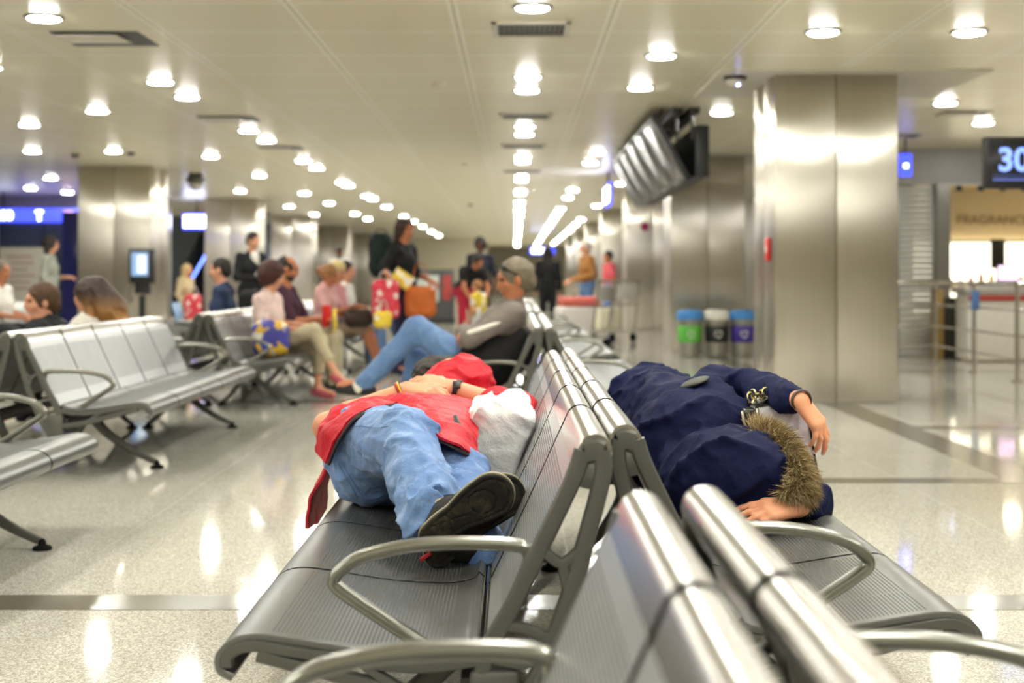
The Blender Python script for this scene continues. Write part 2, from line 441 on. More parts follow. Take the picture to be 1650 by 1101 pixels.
# ================================================================ the setting
def slab(name, c, s, m, parent=None, bev=0.0):
    bm = bmesh.new(); box(bm, c, s, bev); o = obj(name, bm, m, parent)
    if parent is None: o['kind'] = 'structure'
    return o
def between(a, b): return ((a[0] + b[0]) / 2, (a[1] + b[1]) / 2, (a[2] + b[2]) / 2), tuple(abs(b[i] - a[i]) for i in range(3))
def slab2(name, a, b, m, parent=None, bev=0.0):
    c, s = between(a, b); return slab(name, c, s, m, parent, bev)
slab2('floor', (-16, -6, -0.12), (14, 88, 0), M['floor'])
slab2('ceiling', (-16, -6, CEIL), (14, 88, CEIL + 0.12), M['ceiling'])
for i, (a, b) in enumerate([((-16, 4.53, 0), (0.9, 4.74, .0015)), ((0.9, 4.53, 0), (14, 4.74, .0015)), ((0.25, 7.32, 0), (2.57, 7.50, .0015)), ((2.83, 9.92, 0), (14, 10.12, .0015)),
                            ((2.57, 7.32, 0), (2.83, 11.9, .0015)), ((-16, 11.95, 0), (0.0, 12.2, .0015)), ((2.57, 13.2, 0), (2.83, 19.9, .0015)), ((-3.95, 12.2, 0), (-3.75, 40, .0015)), ((3.3, 15.9, 0), (14, 16.15, .0015)), ((-16, 0.4, 0), (14, 0.6, .0015))]):
    slab2('trim_%d' % (i + 1), a, b, M['band'])
M['navy_panel'] = mat('dark_glass_panel', rgb(58, 66, 72), 0.15, 0.2)
M['steel_wall'] = mat('grey_steel_wall', rgb(150, 146, 140), 0.3, 0.6, var=0.05, scale=4)
M['pale'] = mat('pale_ceiling_board', rgb(222, 216, 200), 0.5)
slab2('wall_left', (-11.2, -6, 0), (-11.0, 30, CEIL), M['grey'])
slab2('wall_alcove', (-16, 30.0, 0), (-7.3, 30.2, CEIL), M['steel_wall'])
slab2('wall_corridor', (-7.3, 40, 0), (-7.1, 63, CEIL), M['steel_wall'])
slab2('wall_stairwell', (-12, 40, 0), (-7.3, 40.2, CEIL), M['navy_panel'])
slab2('wall_end', (-7.1, 63, 0), (-1.75, 63.3, CEIL), M['beige'])
slab2('wall_end_side', (-1.75, 63, 0), (-1.55, 84, CEIL), M['beige'])
slab2('wall_far', (-1.75, 84, 0), (5.3, 84.3, CEIL), M['beige'])
slab2('wall_right', (5.15, 19.2, 0), (5.35, 84, CEIL), M['steel_wall'])
slab2('wall_back', (-11, -6.2, 0), (14, -6, CEIL), M['beige'])
slab2('wall_side', (13.8, -6, 0), (14, 19, CEIL), M['beige'])
# ceiling boards around the pillars
for i, y in enumerate((11.75, 19.75, 27.75)):
    slab2('ceiling_board', (1.70, y, CEIL - .012), (3.95, y + 1.75, CEIL + .01), M['pale'])

def pillar(x, y, wx=1.04, wy=1.04, seam=True):
    r = bpy.data.objects.new('steel_pillar', None); C.objects.link(r); r.location = (x, y, 0); r['kind'] = 'structure'
    bm = bmesh.new(); box(bm, (0, 0, CEIL / 2), (wx - .03, wy - .03, CEIL - .001)); obj('core', bm, M['dark'], r)
    for sx, sy in ((0, -1), (0, 1), (-1, 0), (1, 0)):
        for k in (-1, 1):
            bm = bmesh.new(); L = (wx if sy else wy)
            c = [0, 0, CEIL / 2]; s = [0, 0, CEIL - .004]; a = 0 if sy else 1
            c[a] = k * (L / 4 + .0); s[a] = L / 2 - .008; o2 = 1 - a
            c[o2] = (sy or sx) * ((wy if sy else wx) / 2 - .01); s[o2] = .02
            box(bm, c, s, 0.006); obj('cladding_panel', bm, M['brushed'], r)
    return r
for y in (12, 20, 28, 36, 44, 52, 60): pillar(2.71, y + .52)
for y in (22, 31, 39.5, 48, 56): pillar(-6.2, y + .55, 1.12, 1.12)

# ---------------------------------------------------------------- downlights
def make_lamp():
    t = thing('ceiling_downlight', 'round lit ceiling downlight', 'ceiling light')
    bm = bmesh.new(); lathe(bm, [(.128, .0), (.130, -.006), (.122, -.012), (.108, -.014), (.104, -.004), (.104, 0.0)], seg=28); obj('trim_ring', bm, mat('lamp_ring', rgb(120, 116, 106), .35, .6), t)
    bm = bmesh.new(); lathe(bm, [(.102, -.002), (.102, -.013), (.094, -.020), (.06, -.024), (.02, -.025)], seg=28); obj('lens', bm, M['lens'], t)
    return t
lamp0 = make_lamp(); lamp_used = []
ORD = ['nearest', 'second', 'third', 'fourth', 'fifth', 'sixth', 'seventh', 'eighth', 'ninth', 'tenth']
def lamps(ptsxy, where, group, far='far small downlight at the end of the row '):
    ptsxy = sorted(ptsxy, key=lambda p: p[1]); n = 0
    for x, y in ptsxy:
        vis = y > .5 and HY - (CEIL - EYE) * F / y > -12 and -60 < HX + x * F / y < 1700
        if not vis: label = 'unseen downlight overhead outside the picture, ' + where  # out-of-frame lamps, many added near and behind the camera for extra light
        elif n < 10: label = ORD[n] + ' visible round downlight ' + where; n += 1
        else: label = far + where
        if not lamp_used:
            lamp0.location = (x, y, CEIL); lamp0['label'] = label; lamp0['group'] = group; lamp_used.append(1)
        else: dup(lamp0, (x, y, CEIL), None, label, group)
cen = [(.11, -1.5), (.11, -4)]  # unseen lamps added behind the camera to brighten the hall
k = 0.15
while k < 83:
    cen += [(0.11, k), (0.11, k + .88)]; k += 4.0
lamps([p for p in cen if p[1] < 80], 'in the central ceiling row', 'downlights in the central ceiling row')
lamps([(1.13, y) for y in (-4, -1, 3.2, 5.0, 11.0, 12.84, 19.5, 21.3, 27.9, 30.6, 35.5, 38, 41, 44, 47, 50, 54, 58, 62, 66, 70, 75)], 'in the row beside the hanging screens', 'downlights over the aisle beside the screens')
lamps([(3.2, -3.5), (3.2, 0), (2.15, 3.0), (2.15, 5.6), (2.15, 9.93), (2.15, 14.8), (1.95, 26), (1.95, 34), (1.95, 42), (1.95, 46), (1.95, 50), (1.95, 54), (1.95, 58), (1.95, 62), (1.95, 67), (1.95, 72)], 'in the row touching the steel pillars', 'downlights along the pillar row')
lamps([(3.17, 4.4), (3.17, 9.93), (4.23, 6.8), (4.23, 13.98), (5.2, 15.8), (6.3, 12.0), (6.3, 17.2), (5.2, 3)], 'between the near steel pillar and the shop', 'downlights towards the shop')
lamps([(-3.11, y) for y in (-4, -1.5, 1.2, 3.1, 5.6, 9.39, 12.47, 13.5, 16.6, 17.8, 20.9, 22.3, 25.6, 26.5, 29.9, 31.0, 34.5, 39.8, 43.6, 48, 53, 58)], 'in the row above the seated crowd', 'downlights above the occupied benches')
lamps([(-4.3, y) for y in (-3, .5, 3.4, 5.4, 7.6, 11.6, 14.65, 20.1, 23.9, 29, 32.9, 38.2, 41.5)], 'in the row over the empty five seat bench', 'downlights over the empty bench')
lamps([(-1.6, y) for y in (.5, 5.8)], 'added as fill between the central row and side benches', 'added fill downlights over the near aisle')  # extra unseen lamps put in to light the near floor
lamps([(-5.45, y) for y in (5.0, 9.8, 15.96, 19.3, 28.2, 34.3, 38.6)], 'in the row over the pillar with the kiosk', 'downlights over the kiosk pillar')
lamps([(-6.55, 12.5), (-6.55, 19.3), (-8.0, 24.5), (-9.3, 27.3), (-9.0, 28.6), (-8, 16)], 'above the blue overhead sign', 'downlights above the blue sign')

# ---------------------------------------------------------------- ceiling fittings
def vent(x, y, sx, sy, label):
    t = thing('ceiling_vent', label, 'air vent', (x, y, CEIL))
    bm = bmesh.new()
    for a in (-1, 1):
        box(bm, (a * sx / 2, 0, -.006), (.04, sy + .04, .014), .003); box(bm, (0, a * sy / 2, -.006), (sx + .04, .04, .014), .003)
    obj('frame', bm, M['pale'], t)
    bm = bmesh.new(); box(bm, (0, 0, -.001), (sx - .03, sy - .03, .004)); obj('opening', bm, M['black'], t)
    bm = bmesh.new()
    for i in range(int(sx / .035)):
        box(bm, (-sx / 2 + .03 + i * .035, 0, -.006), (.004, sy - .04, .012))
    obj('louvre', bm, mat('louvre_grey', rgb(150, 142, 122), .5), t); return t
vent(0.11, 9.85, .50, .5, 'square louvred air vent in the ceiling behind the first central downlight')
vent(0.11, 15.15, .52, .5, 'air vent between the second and third central downlight pairs')
vent(0.11, 18.6, .55, .5, 'air vent behind the third central downlight pair')
vent(0.11, 23.0, .6, .5, 'distant air vent in the central downlight row')
def flap(x, y, sx, sy, label):
    t = thing('ceiling_hatch', label, 'ceiling hatch', (x, y, CEIL))
    bm = bmesh.new(); box(bm, (0, 0, -.001), (sx, sy, .006)); obj('opening', bm, M['black'], t)
    bm = bmesh.new(); box(bm, (-sx * .12, -sy * .12, -.016), (sx * .75, sy * .68, .008), .002, Matrix.Rotation(math.radians(2), 3, 'X')); obj('panel', bm, M['pale'], t)
flap(-2.95, 10.25, .62, .62, 'dark open ceiling hatch with a pale panel near the first aisle downlight')
flap(-3.1, 15.4, .6, .5, 'dark ceiling hatch before the pair of downlights over the suited man')
flap(-3.1, 18.9, .55, .5, 'small dark ceiling hatch further down the occupied bench row')
flap(4.7, 14.9, .5, .4, 'dark ceiling hatch above the shop aisle')
flap(4.55, 17.3, .7, .4, 'long dark ceiling slot close to the shop wall')
def detector(x, y, label, m='pale'):
    bm = bmesh.new(); lathe(bm, [(.06, 0), (.062, -.012), (.05, -.028), (.02, -.04), (.005, -.041)], (x, y, CEIL), 20)
    tag(obj('smoke_detector', bm, M[m]), label, 'smoke detector')
detector(-0.68, 12.6, 'beige smoke detector beside the central lights')
detector(-0.75, 21.5, 'small smoke detector further down the ceiling')
detector(-1.05, 33.5, 'dark round ceiling sensor far down the hall', 'black')
detector(-5.3, 19.6, 'dark round sensor above the near pillar with the kiosk', 'black'); detector(-6.15, 19.9, 'dark round sensor over the blue overhead sign', 'black')
t = thing('security_camera', 'ceiling camera with a blue light beside the near steel pillar', 'camera', (1.87, 12.1, CEIL - .012))
bm = bmesh.new(); lathe(bm, [(.10, 0), (.10, -.02), (.085, -.03), (.03, -.032)], seg=24); obj('base', bm, M['black'], t)
bm = bmesh.new(); lathe(bm, [(.075, -.03), (.07, -.06), (.045, -.085), (.01, -.092)], seg=24); obj('dome', bm, M['pale'], t)
bm = bmesh.new(); lathe(bm, [(.012, 0), (.008, -.008)], (.02, -.05, -.075), 10); obj('status_light', bm, emit('blue_led', (.2, .25, 1), 12), t)
t = thing('security_camera', 'grey dome camera hanging beside the pillar with the kiosk', 'camera', (-5.3, 23.6, CEIL))
bm = bmesh.new(); lathe(bm, [(.11, 0), (.12, -.05), (.16, -.08), (.16, -.13), (.1, -.16)], seg=24); obj('housing', bm, M['frame'], t)
bm = bmesh.new(); lathe(bm, [(.12, -.15), (.11, -.21), (.07, -.26), (.01, -.28)], seg=24); obj('dome', bm, M['chrome'], t)

# ================================================================ benches
SP = .6
def ridge_arc():
    pts = []
    for i in range(13):
        a = math.radians(-35 + i * 190 / 12); pts.append((.027 * math.cos(a), .741 + .027 * math.sin(a)))
    return pts
def rc2(path, n=6):
    return [np.array((p[0], p[1])) for p in catmull([(a, b) for a, b in path], n)]
BACK = ridge_arc() + [tuple(p) for p in rc2([(-.034, .731), (-.060, .674), (-.105, .575), (-.150, .480), (-.185, .405), (-.196, .383)], 4)]
SEAT = [tuple(p) for p in rc2([(-.222, .392), (-.240, .376), (-.30, .366), (-.42, .372), (-.55, .392), (-.620, .400), (-.662, .392), (-.690, .365), (-.688, .338), (-.665, .325)], 5)]
def bar(bm, pts, y, w=.028, h=.03, n=5, seg=10):
    path = [(p[0], y, p[1]) for p in catmull([(a, b) for a, b in pts], n)]
    sweep(bm, path, w, h, (0, 1, 0), seg, 3.5)
def make_bench(nseat=5):
    t = thing('waiting_bench', 'bench', 'bench')
    L = nseat * SP
    for i in range(nseat):
        bm = bmesh.new(); sheet_profile(bm, SEAT, i * SP + .007, (i + 1) * SP - .007, .014); obj('seat', bm, M['seat'], t)
        bm = bmesh.new(); sheet_profile(bm, BACK, i * SP + .011, (i + 1) * SP - .011, .010)
        o = obj('backrest', bm, [M['back'], M['ridge']], t)
        for p in o.data.polygons:
            if p.center[2] > .722: p.material_index = 1
    for i in range(1, nseat):
        bm = bmesh.new(); sheet_profile(bm, BACK, i * SP - .0125, i * SP + .0125, .0110, .0005); sheet_profile(bm, SEAT, i * SP - .008, i * SP + .008, .0136, .0005)
        obj('gap_shadow_strip', bm, mat('gap_shadow_black', rgb(14, 13, 12), 1.0, spec=0.0), t)  # black strip stands in for the shadow in the gap between panels
    for y in (0.016, L - .016):
        bm = bmesh.new()
        bar(bm, [(-.022, .742), (-.040, .690), (-.095, .575), (-.150, .460), (-.198, .370), (-.215, .28)], y, .03, .034)
        bar(bm, [(.010, .742), (.014, .700), (-.016, .58), (-.055, .45), (-.105, .33), (-.150, .25)], y, .03, .034)
        bm2 = [(-.018, .738), (0, .742), (.012, .738)]; bar(bm, bm2, y, .03, .044)
        bar(bm, [(-.025, .70), (-.01, .695), (.01, .70)], y, .016, .05)
        bar(bm, [(-.105, .565), (-.060, .535), (-.012, .575)], y, .026, .020); bar(bm, [(-.060, .535), (-.048, .47), (-.05, .44)], y, .026, .022)
        bar(bm, [(-.170, .42), (-.13, .415), (-.085, .40), (-.06, .43)], y, .026, .020); bar(bm, [(-.19, .36), (-.14, .35), (-.09, .36)], y, .026, .02)
        bar(bm, [(-.19, .360), (-.34, .345), (-.52, .368), (-.63, .384), (-.672, .368), (-.676, .345)], y, .03, .024)
        bar(bm, [(-.20, .275), (-.34, .295), (-.50, .335), (-.62, .366)], y, .03, .026)
        bar(bm, [(-.34, .295), (-.40, .33), (-.44, .36)], y, .026, .018)
        box(bm, (-.185, y, .28), (.09, .034, .12), .012); obj('end_frame', bm, M['frame'], t)
        ya = y + (.028 if y < 1 else -.028)
        bm = bmesh.new()
        path = [(p[0], ya, p[1]) for p in catmull([(-.165, .43), (-.130, .500), (-.122, .545), (-.145, .562), (-.24, .566), (-.34, .561), (-.430, .541), (-.470, .516), (-.484, .496), (-.470, .478), (-.40, .430), (-.33, .385), (-.28, .355)], 7)]
        sweep(bm, path, .046, .025, (0, 1, 0), 14, 2.6); obj('armrest', bm, M['arm'], t)
    bm = bmesh.new(); box(bm, (-.225, L / 2, .285), (.05, L - .06, .07), .008); obj('beam', bm, M['dark'], t)
    bm = bmesh.new(); sweep(bm, [(-.208, .05, .372), (-.208, L / 2, .372), (-.208, L - .05, .372)], .018, .018, (1, 0, 0), 12, 2); obj('rail', bm, M['chrome'], t)
    for y in (.45, L - .45):
        for sgn, pts in ((0, [(-.24, .30), (-.33, .20), (-.47, .10), (-.60, .035)]), (1, [(-.21, .30), (-.17, .20), (-.10, .10), (-.03, .035)])):
            bm = bmesh.new(); pp = [(p[0], y, p[1]) for p in catmull(pts, 6)]; n = len(pp)
            sweep(bm, pp, [.045 - .018 * i / n for i in range(n)], [.06 - .032 * i / n for i in range(n)], (0, 1, 0), 12, 3)
            lg = obj('leg', bm, M['frame'], t)
            bm = bmesh.new(); x = pts[-1][0] - (.012 if sgn == 0 else -.012)
            lathe(bm, [(.036, 0), (.038, .006), (.034, .014), (.016, .020), (.013, .036), (.006, .044)], (x, y, 0), 20); obj('foot', bm, M['rubber'], lg)
    return t
bench0 = make_bench(); bench_n = []
GB = 'grey perforated steel waiting benches'
def bench(x, y, face, label):
    """x = ridge line, y = near end, face -1 looks towards -X, +1 towards +X"""
    loc = (x, y, 0) if face < 0 else (x, y + 3.0, 0); rz = 0 if face < 0 else math.pi
    if not bench_n:
        bench_n.append(1); bench0.location = loc; bench0.rotation_euler = (0, 0, rz); bench0['label'] = label; bench0['group'] = GB; return bench0
    return dup(bench0, loc, rz, label, GB)
bench(.147, 2.60, -1, 'grey steel bench under the sleeping man in the red jacket')
bench(.215, 2.77, 1, 'grey steel bench under the sleeper in the navy hooded coat')
bench(.170, -1.07, -1, 'blurred bench nearest the camera, back to back, on the red jacket side')
bench(.262, -1.02, 1, 'blurred bench nearest the camera, back to back, on the navy coat side')
bench(.130, 8.25, -1, 'bench holding the grey haired man with crossed legs')
bench(.205, 8.30, 1, 'empty bench behind the grey haired man, facing the steel pillars')
bench(.130, 12.2, -1, 'central bench standing beyond the grey haired man, facing the seated crowd')
bench(.205, 12.2, 1, 'central bench beyond the grey haired man, facing the recycling bins')
bench(.130, 16.2, -1, 'far central bench close to the child in yellow')
bench(.205, 16.2, 1, 'far central bench near the luggage trolleys')
bench(-2.60, 7.45, 1, 'empty five seat bench whose whole back faces the open floor')
bench(-2.675, 7.45, -1, 'bench turned away, under the couple with brown and ombre hair')
bench(-2.45, 11.35, 1, 'bench holding the seated crowd with the yellow shopping bag')
bench(-2.53, 11.35, -1, 'bench turned away, under the man in navy with crossed grey trousers')
bench(-2.45, 15.4, 1, 'far bench behind the seated crowd, facing the aisle')
bench(-2.53, 15.4, -1, 'far bench turned away behind the man in navy')
bench(-2.45, 2.98, 1, 'cropped bench at the picture edge, only seat end and armrest showing')
bench(-5.9, 14.2, 1, 'bench under the white shirted man below the blue sign')
# ================================================================ people
def hand(Fd, wrist, d, n, th, s=1.0, curl=(.5, .5, .55, .6), spread=.06, thumb=.6, tb=None, k=.006):
    """d = towards fingertips, n = back of hand normal, th = +1/-1 thumb side (th * cross(n, d))"""
    d = nrm(d); n = nrm(n - d * np.dot(n, d)); sd = nrm(np.cross(n, d)) * th; W = vec(*wrist)
    pc = W + d * .05 * s
    for j, off in enumerate((.030, .010, -.010, -.029)):
        Fd.cap(W + sd * off * .55 * s, .017 * s, W + d * (.092 - .006 * abs(j - 1)) * s + sd * off * s, .0125 * s, k=.014)
    ln = ((.040, .024, .020), (.044, .028, .021), (.041, .026, .020), (.032, .020, .018)); rr = (.0092, .0095, .0090, .0080)
    tips = []
    for j, off in enumerate((.030, .010, -.010, -.029)):
        p = W + d * (.092 - .006 * abs(j - 1)) * s + sd * off * s; a = 0; dd = nrm(d + sd * off * spread * 30)
        r = rr[j] * s
        for q, L in enumerate(ln[j]):
            a += curl[j] * (1.0, 1.1, .7)[q]; v = dd * math.cos(a) - n * math.sin(a); p2 = p + v * L * s
            Fd.cap(p, r, p2, r * .93, k=k if q else .010); p = p2; r *= .93
        tips.append((p, v, r))
    b = W + d * .022 * s + sd * .026 * s - n * .006 * s; v1 = nrm(d * .75 + sd * .75 - n * thumb * .4)
    p1 = b + v1 * .036 * s; v2 = nrm(d * .95 + sd * .25 - n * thumb * .6) if tb is None else nrm(tb); p2 = p1 + v2 * .032 * s; p3 = p2 + nrm(v2 + d * .2) * .024 * s
    Fd.chain([(b, .016 * s), (p1, .0125 * s), (p2, .0108 * s), (p3, .0092 * s)], k=.010); tips.append((p3, v2, .009 * s))
    return tips

def head(Fd, c, f, u, s=1.0, ear=True):
    f = nrm(f); u = nrm(u - f * np.dot(u, f)); l = np.cross(u, f); R = np.array([l, f, u]); c = vec(*c)
    P = lambda a, b, d: c + (l * a + f * b + u * d) * s
    Fd.ell(P(0, -.008, .025), vec(.076, .096, .092) * s, R, k=.02)
    Fd.ell(P(0, .020, -.045), vec(.058, .066, .066) * s, R, k=.03)
    Fd.cap(P(0, .055, -.092), .022 * s, k=.03); Fd.cap(P(0, .078, .030), .030 * s, P(0, .080, -.03), .03 * s, k=.03)
    Fd.cap(P(0, .088, .018), .009 * s, P(0, .112, -.022), .014 * s, k=.012)
    for e in (-1, 1):
        Fd.cap(P(e * .033, .094, .018), .013 * s, k=.014, mode='s')
        Fd.cap(P(e * .032, .090, .034), .010 * s, P(e * .012, .093, .032), .009 * s, k=.012)
        Fd.ell(P(e * .046, .066, -.022), vec(.02, .02, .018) * s, R, k=.02)
        if ear: Fd.ell(P(e * .078, -.005, -.008), vec(.010, .020, .033) * s, R, k=.008)
    Fd.cap(P(-.018, .093, -.050), .0075 * s, P(.018, .093, -.050), .0075 * s, k=.010)
    Fd.cap(P(-.014, .092, -.060), .008 * s, P(.014, .092, -.060), .008 * s, k=.010)
    return P, R

def hair_on(name, c, f, u, s, kind, m, parent, h=.01):
    f = nrm(f); u = nrm(u - f * np.dot(u, f)); l = np.cross(u, f); R = np.array([l, f, u]); c = vec(*c)
    P = lambda a, b, d: c + (l * a + f * b + u * d) * s
    H = Field(); g = dict(short=.010, curly=.035, crop=.005, bun=.014, long=.018, bob=.022, bald=.004)[kind]
    H.ell(P(0, -.014, .030), vec(.078 + g, .098 + g * .8, .094 + g) * s, R, k=.02)
    if kind == 'curly': H.ell(P(0, -.045, .0), vec(.105, .085, .11) * s, R, k=.03)
    if kind in ('long', 'bob'):
        L = dict(long=-.34, bob=-.13)[kind]
        for e in (-1, -.4, .4, 1): H.cap(P(e * .062, -.035, .02), .045 * s, P(e * .075, -.065, L), .030 * s, k=.04)
    if kind == 'bun': H.cap(P(0, -.13, .03), .04 * s, k=.02)
    if kind in ('short', 'crop', 'bald'): H.cap(P(0, -.06, -.03), .055 * s, k=.03)
    H.ell(P(0, .085, -.040), vec(.073, .075, .105) * s, R, k=.012, mode='s')
    if kind == 'bald': H.ell(P(0, .035, .085), vec(.075, .10, .075) * s, R, k=.015, mode='s')
    if kind in ('short', 'crop', 'bald', 'bun'):
        for e in (-1, 1): H.ell(P(e * .085, -.0, -.015), vec(.02, .024, .038) * s, R, k=.008, mode='s')
    return H.build(name, h, m, parent, disp=folds(.010 if kind != 'crop' else .003, 38, u, 3.0, 1.3), pad=.04)

def shoe_on(name, ank, toe, m, parent, s=1.0, h=.011):
    ank = vec(*ank); toe = vec(*toe); d = nrm(toe - ank); low = vec(0, 0, -1) if abs(d[2]) < .8 else nrm(ank * 0 + vec(1, 0, 0))
    S = Field(); hl = ank - d * .045 * s + low * .045 * s
    S.cap(hl, .032 * s, toe + low * .01, .034 * s, k=.02); S.cap(ank + low * .01, .042 * s, (ank + toe) / 2 + low * .02, .036 * s, k=.03)
    return S.build(name, h, m, parent, pad=.03)

def loc2w(x, y, a):
    ca, sa = math.cos(a), math.sin(a)
    return lambda p: vec(x + p[0] * ca - p[1] * sa, y + p[0] * sa + p[1] * ca, p[2])
def stand(x, y, a=0, H=1.72, **ov):
    s = H / 1.75
    J = dict(pel=(0, 0, .97 * s), chest=(.01, 0, 1.27 * s), neck=(0, 0, 1.46 * s), head=(.025, 0, 1.635 * s), hf=(1, 0, -.05), hu=(0, 0, 1),
             shL=(0, .18 * s, 1.41 * s), shR=(0, -.18 * s, 1.41 * s), elL=(-.03, .24 * s, 1.13 * s), elR=(-.03, -.24 * s, 1.13 * s), wrL=(.07, .25 * s, .90 * s), wrR=(.07, -.25 * s, .90 * s),
             hiL=(0, .09 * s, .93 * s), hiR=(0, -.09 * s, .93 * s), knL=(.03, .10 * s, .50 * s), knR=(.03, -.10 * s, .50 * s), anL=(-.02, .11 * s, .09), anR=(-.02, -.11 * s, .09))
    return fin(J, x, y, a, s, ov)
def sit(x, y, a=0, H=1.72, seat=.385, lean=.10, **ov):
    s = H / 1.75; z = seat + .10
    J = dict(pel=(0, 0, z + .01), chest=(-lean * .55, 0, z + .30 * s), neck=(-lean, 0, z + .49 * s), head=(-lean + .03, 0, z + .665 * s), hf=(1, 0, -.1), hu=(0, 0, 1),
             shL=(-lean, .18 * s, z + .44 * s), shR=(-lean, -.18 * s, z + .44 * s), elL=(.0, .25 * s, z + .19 * s), elR=(.0, -.25 * s, z + .19 * s), wrL=(.24, .12 * s, z + .14), wrR=(.24, -.12 * s, z + .14),
             hiL=(0, .09 * s, z - .01), hiR=(0, -.09 * s, z - .01), knL=(.43 * s, .11 * s, z + .01), knR=(.43 * s, -.11 * s, z + .01), anL=(.45 * s, .11 * s, .09), anR=(.45 * s, -.11 * s, .09))
    return fin(J, x, y, a, s, ov)
def fin(J, x, y, a, s, ov):
    J.update(ov); T = loc2w(x, y, a); T0 = loc2w(0, 0, a); o = {}
    for k2, v in J.items(): o[k2] = T0(v) if k2 in ('hf', 'hu') or k2.startswith('toed') or k2.startswith('hd') else T(v)
    fw = T0((1, 0, 0))
    for e in 'LR':
        o.setdefault('toe' + e, o['an' + e] + (T0((.15 * s, 0, -.045)) if o['an' + e][2] < .16 else nrm(T0((.8, 0, -.55))) * .15 * s))
        o.setdefault('hd' + e, nrm(o['wr' + e] - o['el' + e]))
    o['s'] = s; o['fw'] = fw; o['lf'] = T0((0, 1, 0)); o['base'] = vec(x, y, 0); return o

